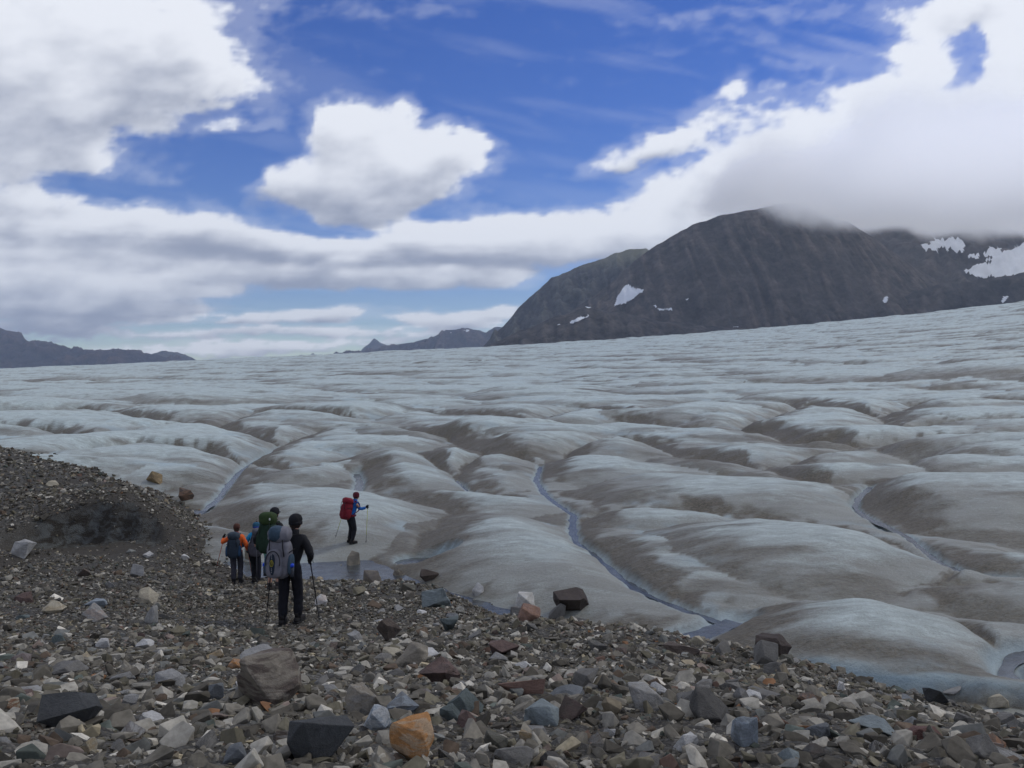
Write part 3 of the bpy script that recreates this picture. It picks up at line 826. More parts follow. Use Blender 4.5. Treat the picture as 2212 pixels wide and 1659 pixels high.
snow_back = [[(1985,530),(2010,522),(2035,514),(2064,512),(2074,509),(2082,528),(2084,552),(2092,560),(2076,556),(2062,546),(2040,542),(2000,548),(1990,542)],
 [(2088,566),(2092,550),(2120,546),(2140,532),(2160,538),(2185,542),(2212,518),(2300,505),(2300,600),(2200,600),(2120,604),(2085,596),(2082,588),(2110,570),(2150,560),(2120,558)]]
snow_hill = [[(1266,664),(1282,654),(1284,660),(1272,668)],[(1228,700),(1250,688),(1276,684),(1262,692),(1236,704)],[(1546,700),(1562,698),(1568,704),(1550,706)],[(1198,706),(1212,700),(1206,706)],[(1578,706),(1592,700),(1600,706),(1584,710)]]
mountain('steep craggy mountain shoulder with a pale grassy top behind the main mountain', [(1000,800),(1040,752),(1075,715),(1100,690),(1130,655),(1155,632),(1190,603),(1230,583),(1290,562),(1330,547),(1360,538),(1395,537),(1440,556),(1500,640),(1580,760)],
         5600, 1500, M_BACK, 201, 260, 110, power=1.1, jag=9, gul=80, gfreq=1 / 230)
mountain('far dark mountainside with a hanging glacier under the cloud', [(1560,760),(1700,580),(1800,500),(1880,450),(1960,415),(2060,390),(2212,370),(2400,360),(2600,400),(2800,520),(3000,700)],
         5900, 1700, M_MAIN, 202, 360, 130, power=1.0, jag=9, gul=90, gfreq=1 / 320, snow=snow_back)
mountain('great dark rounded mountain streaked with scree, its top lost in cloud', [(1090,790),(1130,740),(1180,705),(1260,655),(1310,620),(1340,590),(1390,548),(1440,515),(1500,484),(1560,464),(1630,452),(1700,438),(1735,436),(1780,458),(1830,480),(1880,510),(1950,560),(2020,606),(2100,650),(2212,700),(2330,760)],
         4500, 1100, M_MAIN, 203, 520, 190, power=1.0, jag=6, gul=24, gfreq=1 / 70, snow=snow_main)
mountain('dark rock shoulder below the hanging glacier', [(1830,760),(1880,700),(1925,655),(1975,628),(2040,612),(2110,606),(2212,588),(2330,570),(2500,560),(2700,600),(2900,700)],
         3900, 500, M_HILL, 204, 300, 90, power=1.0, jag=9, gul=50, gfreq=1 / 220, snow=[[(2160,655),(2166,642),(2176,640),(2172,652),(2164,662)]])
mountain('low knobbly foothill with small snow patches at the foot of the mountain', [(1020,770),(1060,742),(1110,722),(1180,692),(1230,676),(1262,662),(1290,668),(1340,676),(1400,688),(1470,698),(1560,706),(1700,716),(1850,735),(1950,760)],
         3500, 450, M_HILL, 205, 360, 90, power=0.8, jag=9, gul=26, gfreq=1 / 130, snow=snow_hill)
mountain('distant bluish mountain wall on the far left running under low cloud', [(-500,640),(-250,660),(-60,690),(0,705),(18,716),(40,733),(60,737),(78,742),(95,736),(112,742),(140,752),(190,756),(235,765),(262,757),(290,756),(312,760),(345,768),(372,776),(400,786),(440,810)],
         10500, 1500, M_FAR, 206, 320, 60, power=0.7, jag=22, gul=120, gfreq=1 / 520)
mountain('pale far ridge behind the left mountains', [(280,790),(330,764),(350,758),(385,761),(405,768),(430,780),(460,790)],
         13500, 900, M_HILL, 207, 90, 30, power=0.8, jag=14, gul=60, gfreq=1 / 600)
mountain('far flat topped ridge beside the main mountain', [(700,790),(730,764),(760,760),(800,756),(830,748),(872,744),(900,737),(930,731),(948,722),(962,713),(985,711),(1010,708),(1030,714),(1050,718),(1068,707),(1085,706),(1110,716),(1180,760)],
         12500, 1500, M_FAR, 208, 260, 50, power=0.7, jag=16, gul=90, gfreq=1 / 420, snow=[[(1002,714),(1012,712),(1014,717),(1004,718)],[(970,718),(975,716),(976,722)]])
mountain('small pointed blue peak far away', [(760,780),(785,752),(797,742),(803,736),(808,731),(814,735),(822,740),(836,746),(860,760),(880,780)],
         17000, 900, M_FAR, 209, 90, 30, power=0.9, jag=16, gul=50, gfreq=1 / 500)
mountain('two tiny blue summits just above the ice horizon', [(630,790),(642,769),(650,766),(658,768),(668,767),(676,763),(682,767),(700,786)],
         17000, 600, M_FAR, 210, 60, 20, power=0.9, jag=10, gul=30, gfreq=1 / 500)
# flat valley floor beneath and beyond everything
Xv, Yv = np.meshgrid(np.linspace(-15000, 15000, 13), np.linspace(-3500, 18200, 13))
tag(grid_object('ground', Xv, Yv, 0 * Xv - 90.0, M_HILL), 'dim valley floor beyond the glacier', kind='structure')
# ================================================================== STONES
def stone_hull(seed, npts=16, boxy=0.4, subdiv=0, rough=0.0, bevel=0.0, flat=1.0):
    r = random.Random(seed)
    bm = bmesh.new()
    for _ in range(npts):
        v = Vector((r.gauss(0, 1), r.gauss(0, 1), r.gauss(0, 1))).normalized()
        m = max(abs(v.x), abs(v.y), abs(v.z))
        v = v * ((1 - boxy) + boxy / m) * r.uniform(0.78, 1.0)
        bm.verts.new((v.x, v.y, v.z * flat))
    for _ in range(2):                      # a cleaved face or two
        n = Vector((r.gauss(0, 1), r.gauss(0, 1), r.gauss(0, 1))).normalized(); k = r.uniform(0.45, 0.75)
        for v in bm.verts:
            d = v.co.dot(n)
            if d > k: v.co -= n * (d - k)
    res = bmesh.ops.convex_hull(bm, input=list(bm.verts))
    loose = [v for v in bm.verts if not v.link_faces]
    if loose: bmesh.ops.delete(bm, geom=loose, context='VERTS')
    bmesh.ops.remove_doubles(bm, verts=bm.verts, dist=0.05)
    bmesh.ops.dissolve_limit(bm, angle_limit=0.12, verts=bm.verts, edges=bm.edges)
    if bevel > 0:
        bmesh.ops.bevel(bm, geom=list(bm.edges), offset=bevel, segments=2, profile=0.6, affect='EDGES', clamp_overlap=True)
    bmesh.ops.triangulate(bm, faces=bm.faces)
    if subdiv:
        bmesh.ops.subdivide_edges(bm, edges=[e for e in bm.edges if e.calc_length() > 0.28], cuts=1, use_grid_fill=True)
        bmesh.ops.triangulate(bm, faces=bm.faces)
        if subdiv > 1:
            bmesh.ops.subdivide_edges(bm, edges=[e for e in bm.edges if e.calc_length() > 0.2], cuts=1, use_grid_fill=True)
            bmesh.ops.triangulate(bm, faces=bm.faces)
    if rough > 0:
        off = Vector((seed * 1.7 % 50, seed * 0.9 % 50, 0))
        for v in bm.verts:
            n = mnoise.fractal(v.co * 1.7 + off, 1.0, 2.0, 4)
            st = mnoise.noise(Vector((v.co.x * 0.6, v.co.y * 0.6, v.co.z * 6)) + off)
            v.co += v.co.normalized() * (rough * n + rough * 0.35 * st)
    xs = [v.co for v in bm.verts]
    lo = Vector((min(c.x for c in xs), min(c.y for c in xs), min(c.z for c in xs))); hi = Vector((max(c.x for c in xs), max(c.y for c in xs), max(c.z for c in xs)))
    c = (lo + hi) / 2; s = hi - lo
    for v in bm.verts:
        v.co = Vector(((v.co.x - c.x) / s.x, (v.co.y - c.y) / s.y, (v.co.z - c.z) / s.z))
    bmesh.ops.recalc_face_normals(bm, faces=bm.faces)
    me = bpy.data.meshes.new('stone'); bm.to_mesh(me); bm.free()
    return me
def stone_material(name, typ):
    m = NT(name)
    P = m.coords(kind='Object')
    info = m.n('ShaderNodeObjectInfo')
    vec = m.n('ShaderNodeVectorMath', operation='ADD'); m.l(P, vec.inputs[0])
    cx = m.n('ShaderNodeCombineXYZ'); m.l(m.math('MULTIPLY', info.outputs['Random'], 40.0), cx.inputs[0]); m.l(cx.outputs[0], vec.inputs[1])
    V = vec.outputs[0]
    if typ == 'INSTANCER':
        base = m.attr('col', 'INSTANCER').outputs['Color']
        n1 = m.noise(V, 2.2, 4, 0.7)
        col = m.mix(1.0, base, m.ramp(n1, [(0.3, 0.70), (0.7, 1.30)]), 'MULTIPLY')
        m.principled(col, 0.9, 0.12)
        return m.m
    base = m.attr('tone', 'OBJECT').outputs['Color']; second = m.attr('tone_two', 'OBJECT').outputs['Color']
    amt = m.attr('streak', 'OBJECT').outputs['Fac']
    n1 = m.noise(V, 1.6, 6, 0.62, 0.5); n2 = m.noise(V, 11, 5, 0.75); n3 = m.noise(V, 38, 3, 0.7)
    band = m.noise(m.coords((0.7, 0.9, 3.2), rot=(0.5, 0.6, 0)), 2.2, 5, 0.6, 0.8)
    f = m.math('MULTIPLY', m.ramp(band, [(0.46, 0), (0.56, 1)]), amt, True)
    col = m.mix(f, base, second)
    col = m.mix(1.0, col, m.ramp(n1, [(0.25, 0.66), (0.75, 1.30)]), 'MULTIPLY')
    col = m.mix(1.0, col, m.ramp(n2, [(0.25, 0.72), (0.5, 1.0), (0.8, 1.22)]), 'MULTIPLY')
    pit = m.ramp(n3, [(0.28, 0.55), (0.42, 1.0)])
    col = m.mix(0.7, col, pit, 'MULTIPLY')
    h = m.math('ADD', m.math('MULTIPLY', n2, 1.0), m.math('MULTIPLY', n3, 0.35))
    h = m.math('ADD', h, m.math('MULTIPLY', band, 0.6))
    m.principled(col, 0.82, 0.25, m.bump(h, 0.8, 0.012))
    return m.m
MAT_STONE = stone_material('stone', 'OBJECT')
MAT_PEBBLE = stone_material('pebble', 'INSTANCER')
TONE = {
 'charcoal': (.060,.062,.060), 'darkgrey': (.084,.078,.066), 'grey': (.152,.143,.122), 'lightgrey': (.27,.262,.235), 'white': (.48,.465,.42), 'cream': (.38,.33,.22),
 'tan': (.24,.205,.145), 'olive': (.135,.126,.092), 'bluegrey': (.142,.152,.152), 'paleblue': (.25,.29,.31), 'teal': (.095,.118,.108), 'paleteal': (.19,.225,.22),
 'rust': (.24,.12,.055), 'orange': (.44,.19,.035), 'ochre': (.32,.22,.09), 'redbrown': (.12,.075,.060), 'salmon': (.25,.145,.10), 'brick': (.14,.066,.050), 'brown': (.105,.078,.058), 'darkbrown': (.062,.046,.036), 'pink': (.22,.175,.155),
}
for _k, _v in list(TONE.items()):        # dust greys every stone a little
    _g = sum(_v) / 3; TONE[_k] = tuple((c * 0.8 + _g * 0.2) * 1.08 for c in _v)
GROUP_STONES = 'loose stones on the moraine'
def put_stone(px, py, w, h, tone, label, seed, boxy=0.45, tone2=None, streak=0.0, depth=None, turn=None, tilt=0.0, fn=None, npts=15, bev=0.05, rough=0.06, sink=0.22):
    """px, py: centre of the stone in the frame; w, h its size there"""
    foot = py + h * 0.36
    p = hit(fn or ground, px, foot)
    if p is None: return None
    x, y, z = p
    dist = math.sqrt(x * x + y * y + z * z)
    W = w / FOC * y; Hs = h / FOC * y * 1.18
    me = stone_hull(seed, npts, boxy, 2 if w > 50 else 1, rough, bev)
    me.materials.append(MAT_STONE)
    if w < 70: me.polygons.foreach_set('use_smooth', [False] * len(me.polygons))
    o = bpy.data.objects.new('boulder' if W > 0.45 else 'stone', me)
    dp = (depth or 0.8) * W
    o.scale = (W, dp, Hs / (1 - sink * 0.5))
    o.location = (x, y + dp * 0.25, z + Hs * (0.5 - sink))
    rr = random.Random(seed)
    o.rotation_euler = (rr.uniform(-.12, .12), math.radians(tilt), (rr.uniform(-.3, .3) if turn is None else math.radians(turn)))
    o['tone'] = TONE[tone]; o['tone_two'] = TONE[tone2 or tone]; o['streak'] = float(streak)
    tag(o, label, 'rock' if W <= 0.45 else 'boulder', GROUP_STONES)
    link(o)
    HERO.append((x, y, max(W, dp)))
    if label in LANDMARK: MARKS.append((x, y, LANDMARK[label]))
    return o
HERO = []; MARKS = []
LANDMARK_WORDS = [('charcoal slab with a smooth', 'large charcoal slab'), ('biggest brown boulder with', 'biggest brown boulder'), ('big angular dark grey block', 'big dark grey block'), ('pale oval pitted', 'pale oval stone'),
 ('flat light grey stone with a level', 'flat light grey stone'), ('cream and ochre cube', 'cream cube stone'), ('rusty lower face', 'rusty faced boulder'), ('tan angular stone with a notched', 'notched tan stone'),
 ('pointed blue grey stone left', 'pointed blue grey stone'), ('long pale flat stone at the left', 'long pale stone'), ('bright triangular', 'bright triangular sliver'), ('teal green block on', 'teal green block'),
 ('lumpy pale stone ridge', 'lumpy pale stone'), ('orange boulder with a cream top', 'orange boulder'), ('pale bluish white boulder', 'bluish white boulder'), ('tan grey blocky', 'tan grey block'),
 ('reddish tan slab with', 'reddish tan slab'), ('craggy dark maroon', 'maroon crag'), ('pale blue grey slab with', 'squared pale slab'), ('dark brown rock right', 'dark brown rock'), ('large light grey pyramid', 'grey pyramid stone'),
 ('smooth rounded olive', 'rounded olive cobble'), ('dark green grey leaning slab', 'leaning green slab'), ('dark brown cube like', 'brown cube rock'), ('dark green grey dome', 'dark green dome rock'), ('large teal grey faceted', 'teal edge boulder'),
 ('flat white stone chip', 'flat white chip'), ('long flat white stone', 'long white stone'), ('dark maroon wedge', 'maroon wedge'), ('small rounded mustard', 'mustard stone'), ('large upright light blue', 'upright blue grey boulder'),
 ('large dark grey rock sloping', 'dark sloping rock'), ('big pale slab with a smooth', 'big pale slab'), ('white angular stone left of the upright', 'white angular stone'), ('dark blue stone in', 'dark blue stone'), ('long brick red', 'brick red stone'),
 ('dark wedge slab poking', 'dark wedge slab'), ('white block on the slope', 'white block'), ('large rounded dark brown boulder', 'crest boulder'), ('brown and grey stone with', 'rusty edged stone'), ('large light grey rock at the bottom right', 'corner rock'),
 ('long grey green slab', 'long green slab'), ('small cream stone on the rubble', 'cream crest stone'), ('rounded white stone right of the nearest', 'white stone by the poles'), ('angular pale stone on the flat', 'pale stone on the flat')]
class _LM(dict):
    def __contains__(self, k): return any(w in k for w, _ in LANDMARK_WORDS)
    def __getitem__(self, k): return next(n for w, n in LANDMARK_WORDS if w in k)
LANDMARK = _LM()
STONES = [
 # frame x, y, w, h, tone, label, options
 (133,1548,126,66,'charcoal','large dark charcoal slab with a smooth tilted top, lower left among small stones',dict(boxy=.8,npts=11,tilt=8,rough=.03,depth=.7)),
 (578,1490,148,108,'brown','biggest brown boulder with a tan streak across it, below the nearest hiker',dict(boxy=.5,npts=14,tone2='tan',streak=.8,depth=.9,sink=.15,rough=.08)),
 (683,1616,144,96,'charcoal','big angular dark grey block with a paler flat top at the bottom edge',dict(boxy=.9,npts=12,rough=.03,bev=.03)),
 (323,1560,52,26,'white','pale oval pitted stone right of the charcoal slab',dict(boxy=.2,npts=22,rough=.08)),
 (362,1472,74,30,'lightgrey','flat light grey stone with a level top left of the big brown boulder',dict(boxy=.6)),
 (279,1521,38,28,'lightgrey','blocky pale pinkish grey stone between slab and flat grey stone',dict(boxy=.8)),
 (184,1620,42,34,'cream','cream and ochre cube shaped stone under the charcoal slab',dict(boxy=.85,tone2='ochre',streak=.6)),
 (204,1331,52,40,'lightgrey','grey green boulder with a rusty lower face on the left slope',dict(boxy=.4,tone2='rust',streak=.35)),
 (316,1293,44,32,'cream','tan angular stone with a notched top left of the hikers',dict(boxy=.5,tone2='tan',streak=.5)),
 (112,1317,46,22,'cream','yellowish cream block on the left slope above the blue grey stone',dict(boxy=.6,tone2='ochre',streak=.4)),
 (200,1308,48,19,'paleblue','flat pale blue grey stone on top of the grey green boulder',dict(boxy=.5)),
 (325,1334,28,38,'lightgrey','upright pale grey stone on the left slope below the tan notched one',dict(boxy=.5)),
 (48,1295,38,25,'redbrown','dark red brown stone near the left edge of the slope',dict(boxy=.3)),
 (510,1640,58,42,'bluegrey','pointed blue grey stone left of the dark grey block at the bottom',dict(boxy=.4)),
 (40,1500,84,22,'lightgrey','long pale flat stone at the left edge above the rust stained one',dict(boxy=.6,tilt=3)),
 (17,1528,38,24,'cream','pale stone with a rust orange patch at the left edge',dict(boxy=.4,tone2='rust',streak=1.)),
 (136,1452,82,26,'grey','pale grey wedge slab above the charcoal slab',dict(boxy=.6,tilt=-8)),
 (309,1399,36,24,'white','bright triangular stone sliver on the left slope',dict(boxy=.3,npts=9)),
 (126,1385,38,22,'teal','teal green block on the left slope',dict(boxy=.8)),
 (551,1421,78,22,'lightgrey','lumpy pale stone ridge just behind the biggest brown boulder',dict(boxy=.3,rough=.12)),
 (461,1421,38,24,'ochre','ochre tan stone left of the lumpy pale one',dict(boxy=.6,tone2='tan',streak=.5)),
 (510,1441,42,22,'orange','orange stone half buried left of the biggest brown boulder',dict(boxy=.4,tone2='lightgrey',streak=.4)),
 (221,1394,28,21,'white','small squarish pale stone right of the teal block',dict(boxy=.7)),
 (466,1501,40,38,'bluegrey','upright blue grey stone left of the biggest brown boulder',dict(boxy=.4)),
 (888,1620,96,82,'orange','orange boulder with a cream top at the bottom edge',dict(boxy=.25,npts=24,tone2='cream',streak=.55,bev=.09,sink=.12)),
 (810,1562,70,50,'paleblue','pale bluish white boulder above the orange boulder',dict(boxy=.3,npts=20,tone2='white',streak=.6,rough=.08)),
 (779,1521,74,60,'tan','tan grey blocky boulder behind the bluish white one',dict(boxy=.6,npts=13,tone2='lightgrey',streak=.5)),
 (1121,1487,104,42,'salmon','reddish tan slab with a straight top in the middle of the slope',dict(boxy=.85,npts=12,rough=.02,tilt=3,depth=.6,bev=.03)),
 (946,1463,92,52,'redbrown','craggy dark maroon rock with a hollow side',dict(boxy=.3,npts=12,rough=.14,tone2='darkbrown',streak=.5)),
 (1170,1552,84,46,'paleteal','pale blue grey slab with a squared end below the reddish slab',dict(boxy=.9,npts=14,tilt=4)),
 (1232,1541,74,46,'brown','dark brown rock right of the pale blue grey slab',dict(boxy=.4,tone2='redbrown',streak=.5)),
 (1396,1518,82,62,'lightgrey','large light grey pyramid like stone right of centre',dict(boxy=.4,npts=10,tone2='tan',streak=.3)),
 (1072,1604,54,38,'olive','smooth rounded olive grey cobble near the bottom',dict(boxy=.35,npts=30,rough=.02,bev=.1)),
 (1004,1528,66,44,'teal','dark green grey leaning slab next to the reddish slab',dict(boxy=.8,tilt=-28,npts=11)),
 (975,1550,44,40,'teal','smaller dark green grey stone under the leaning slab',dict(boxy=.7,tilt=-20)),
 (840,1368,54,46,'brown','dark brown cube like rock on the slope right of the nearest hiker',dict(boxy=.6,tone2='darkbrown',streak=.5,sink=.1)),
 (971,1353,42,28,'teal','dark green grey dome shaped rock below the teal edge boulder',dict(boxy=.3)),
 (941,1299,66,40,'paleteal','large teal grey faceted boulder on the edge of the rubble beside the pool',dict(boxy=.5,npts=12,tone2='teal',streak=.4,sink=.12)),
 (1133,1303,46,28,'white','white rounded boulder standing in the pool',dict(boxy=.3,npts=20,tone2='cream',streak=.3,sink=.1)),
 (1142,1331,50,36,'salmon','orange brown boulder at the near side of the pool',dict(boxy=.4,tone2='rust',streak=.5,tilt=18)),
 (1204,1327,34,38,'grey','grey pointed stone leaning beside the brown pool boulder',dict(boxy=.3,tilt=15)),
 (1232,1312,80,44,'darkbrown','big low dark brown boulder in the pool against the ice',dict(boxy=.4,npts=16,sink=.1)),
 (1131,1439,38,14,'white','flat white stone chip in the middle of the slope',dict(boxy=.6)),
 (926,1414,46,15,'white','long flat white stone left of the dark wedge',dict(boxy=.5)),
 (1085,1409,68,34,'redbrown','dark maroon wedge shaped slab lying tilted',dict(boxy=.7,npts=9,tilt=16)),
 (764,1385,38,30,'lightgrey','light angular stone left of the brown cube like rock',dict(boxy=.4)),
 (1010,1562,50,36,'redbrown','brown red stone under the green grey slabs',dict(boxy=.5)),
 (868,1535,72,42,'bluegrey','layered pale blue grey slab right of the bluish white boulder',dict(boxy=.7,tilt=-6,tone2='paleblue',streak=.7)),
 (890,1420,78,40,'tan','tan angular rock with a peaked top left of the maroon crag',dict(boxy=.3,npts=10)),
 (852,1418,60,18,'cream','long cream stone bar in front of the tan peaked rock',dict(boxy=.7,tilt=16)),
 (1110,1643,94,36,'grey','wide flat grey slab cut by the bottom edge',dict(boxy=.8)),
 (1135,1599,34,27,'ochre','small rounded mustard coloured stone',dict(boxy=.3,npts=20,tone2='tan',streak=.5)),
 (1317,1586,27,19,'white','small rounded white stone right of the mustard one',dict(boxy=.3,npts=20)),
 (1221,1506,84,22,'bluegrey','blue grey slab lying flat right of the reddish slab',dict(boxy=.7)),
 (1611,1592,58,66,'paleblue','large upright light blue grey boulder in the lower right',dict(boxy=.45,npts=18,tone2='bluegrey',streak=.5)),
 (1545,1545,104,58,'darkgrey','large dark grey rock sloping down to the right',dict(boxy=.5,npts=13,tilt=16)),
 (1499,1518,72,46,'grey','rounded grey rock touching the large dark sloping rock',dict(boxy=.35)),
 (1706,1643,66,42,'paleteal','big pale slab with a smooth face at the bottom edge',dict(boxy=.6,npts=11)),
 (1484,1613,54,38,'white','white angular stone left of the upright blue grey boulder',dict(boxy=.5)),
 (1769,1586,62,34,'bluegrey','dark blue stone in the lower right',dict(boxy=.4,tone2='charcoal',streak=.6)),
 (1997,1590,84,27,'brick','long brick red stone in the lower right',dict(boxy=.7,tilt=8)),
 (2162,1521,46,27,'cream','pale yellow boulder at the water line on the far right',dict(boxy=.3,npts=22)),
 (2031,1514,64,34,'charcoal','dark wedge slab poking over the edge on the right',dict(boxy=.5,npts=9,tilt=16)),
 (2060,1500,40,24,'lightgrey','light grey stone behind the dark wedge slab',dict(boxy=.4)),
 (1819,1490,27,22,'white','white block on the slope below the blue ice face',dict(boxy=.7)),
 (1672,1408,84,50,'darkbrown','large rounded dark brown boulder on the rubble crest before the ice',dict(boxy=.3,npts=20,sink=.15)),
 (1657,1422,50,50,'grey','pale grey leaning stone against the dark crest boulder',dict(boxy=.35,tilt=26,sink=.1)),
 (1700,1428,30,24,'olive','small split brown stone at the right foot of the crest boulder',dict(boxy=.4,tilt=20)),
 (1749,1521,62,27,'brown','brown and grey stone with a rusty edge',dict(boxy=.5,tone2='rust',streak=.5,tilt=12)),
 (1960,1633,36,20,'cream','yellowish rounded cobble at the bottom right',dict(boxy=.3,npts=22)),
 (2126,1626,74,60,'grey','large light grey rock at the bottom right corner',dict(boxy=.4,npts=12,tilt=24)),
 (1892,1579,104,40,'paleteal','long grey green slab running down to the right',dict(boxy=.6,npts=12,tilt=24)),
 (1506,1388,32,22,'cream','small cream stone on the rubble crest',dict(boxy=.5)),
 (1470,1408,74,24,'brown','flat brown slab just under the rubble crest',dict(boxy=.7,tilt=12)),
 (762,1221,30,40,'tan','tall tan boulder standing in the stream by the ice',dict(boxy=.5,npts=12,tone2='olive',streak=.4,sink=.08)),
 (734,1229,22,15,'cream','small cream stone left of the tall tan boulder',dict(boxy=.5)),
 (754,1240,13,12,'white','little white stone in front of the tall tan boulder',dict(boxy=.4)),
 (805,1250,36,32,'tan','tan boulder with a pinkish face in the stream',dict(boxy=.5,tone2='pink',streak=.5)),
 (861,1243,28,24,'tan','tan stone at the far side of the stream pile',dict(boxy=.5,tone2='darkbrown',streak=.5)),
 (928,1247,42,26,'brown','brown boulder near the blue ice hollow',dict(boxy=.35)),
 (1032,1275,28,25,'white','single round white boulder at the foot of the ice',dict(boxy=.3,npts=22)),
 (881,1272,34,20,'olive','olive brown stone in the middle of the stream pile',dict(boxy=.4)),
 (886,1286,24,14,'tan','small tan stone lowest in the stream pile',dict(boxy=.4)),
 (46,1190,48,31,'lightgrey','white angular boulder in front of the dirty ice wall',dict(boxy=.5,npts=11,tone2='white',streak=.4,sink=.1)),
 (331,1035,33,25,'ochre','ochre boulder sitting out on the ice edge, farther of two',dict(boxy=.4,tone2='darkbrown',streak=.4)),
 (398,1072,32,28,'brown','rust brown boulder in the margin pool, nearer of two',dict(boxy=.4,tone2='rust',streak=.6)),
 (295,1237,30,27,'lightgrey','angular pale stone on the flat below the ice wall',dict(boxy=.4)),
 (109,1047,26,12,'cream','pale yellow stone on the far rubble hump',dict(boxy=.4,tilt=14)),
 (180,1239,30,18,'brown','brown stone on the flat below the ice wall',dict(boxy=.4)),
 (235,1265,20,13,'lightgrey','small light stone on the flat left of the hikers',dict(boxy=.4)),
 (319,1200,22,12,'white','white stone near the right foot of the ice wall',dict(boxy=.4)),
 (398,1205,19,13,'white','white stone left of the orange jacketed hiker',dict(boxy=.4)),
 (424,1221,17,12,'cream','small cream stone beside the orange jacketed hiker',dict(boxy=.4)),
 (538,1196,22,38,'tan','tan boulder seen between the hikers',dict(boxy=.5,sink=.1)),
 (564,1262,24,12,'ochre','ochre flat stone by the feet of the hikers',dict(boxy=.4,tone2='cream',streak=.5)),
 (692,1299,28,22,'white','rounded white stone right of the nearest hiker with an orange underside',dict(boxy=.3,npts=20,tone2='orange',streak=.25)),
 (1700,1310,0,0,'grey','',{}),
]
k = 0
for (px, py, w, h, tone, label, opt) in STONES:
    k += 1
    if w == 0: continue
    put_stone(px, py, w, h, tone, label, 500 + k, **opt)

# ---- the rest of the larger loose stones, alike enough that none stands out
PALETTE = [('darkgrey', .25), ('grey', .27), ('olive', .12), ('lightgrey', .17), ('bluegrey', .045), ('brown', .05), ('white', .035), ('tan', .02), ('teal', .02), ('redbrown', .008), ('rust', .004), ('pink', .012), ('cream', .006)]
_pn = [p[0] for p in PALETTE]; _pw = np.array([p[1] for p in PALETTE]); _pw = _pw / _pw.sum()
WORDS = {'darkgrey': 'dark grey', 'grey': 'mid grey', 'olive': 'olive grey', 'lightgrey': 'light grey', 'bluegrey': 'blue grey', 'brown': 'brown', 'white': 'whitish', 'tan': 'tan', 'teal': 'greenish grey', 'redbrown': 'reddish brown', 'rust': 'rusty', 'pink': 'pinkish grey', 'cream': 'cream coloured'}
protos = []
for i in range(16):
    me = stone_hull(900 + i, 11 + (i % 5) * 2, 0.25 + 0.6 * ((i * 7) % 10) / 10, 1, 0.05, 0.05)
    me.materials.append(MAT_STONE); protos.append(me)
placed = 0; tries = 0
r2 = random.Random(77)
occupied = list(HERO)
while placed < 190 and tries < 6000:
    tries += 1
    y = 3.6 * (17.0 / 3.6) ** (r2.random() ** 1.15)
    x = r2.uniform(-0.66, 0.64) * y
    W = min(0.36, 0.085 * math.exp(abs(r2.gauss(0, 0.45)))) * (0.8 + y * 0.05)
    if any((x - a) ** 2 + (y - b) ** 2 < ((W + c) * 0.50) ** 2 for a, b, c in occupied): continue
    z = float(moraine(np.array([x]), np.array([y]))[0])
    if z < float(ice(np.array([x]), np.array([y]))[0]): continue
    tone = _pn[int(rng.choice(len(_pn), p=_pw))]
    o = bpy.data.objects.new('stone', protos[r2.randrange(16)])
    H = W * r2.uniform(0.38, 0.8)
    o.scale = (W, W * r2.uniform(.6, 1.1), H)
    o.location = (x, y, z + H * 0.22)
    o.rotation_euler = (r2.gauss(0, .22), r2.gauss(0, .22), r2.uniform(0, 6.28))
    t = TONE[tone]; b = r2.uniform(.75, 1.2)
    o['tone'] = tuple(c * b for c in t); o['tone_two'] = TONE[_pn[int(rng.choice(len(_pn), p=_pw))]]; o['streak'] = r2.choice([0.0, 0.0, 0.3, 0.6])
    mx_, my_, mn_ = min(MARKS, key=lambda q: (q[0] - x) ** 2 + (q[1] - y) ** 2)
    dx_, dy_ = x - mx_, y - my_; away = math.hypot(dx_, dy_) > 1.0
    side = 'left' if dx_ < 0 else 'right'; depth_ = 'behind' if dy_ > 0 else 'in front'
    if abs(dx_) > 2.2 * abs(dy_): where = ('well ' if away else 'just ') + side + ' of the ' + mn_
    elif abs(dy_) > 2.2 * abs(dx_): where = ('well ' if away else 'just ') + ('behind the ' if dy_ > 0 else 'in front of the ') + mn_
    else: where = ('behind and ' if dy_ > 0 else 'in front and ') + side + ' of the ' + mn_
    big = 'larger ' if W > 0.15 * (0.8 + y * 0.05) else ('small ' if W < 0.09 * (0.8 + y * 0.05) else '')
    form = 'flat ' if H / W < 0.5 else ('blocky ' if H / W > 0.66 else '')
    tag(o, big + form + WORDS[tone] + ' stone ' + where, 'rock', GROUP_STONES)
    link(o); occupied.append((x, y, W)); placed += 1

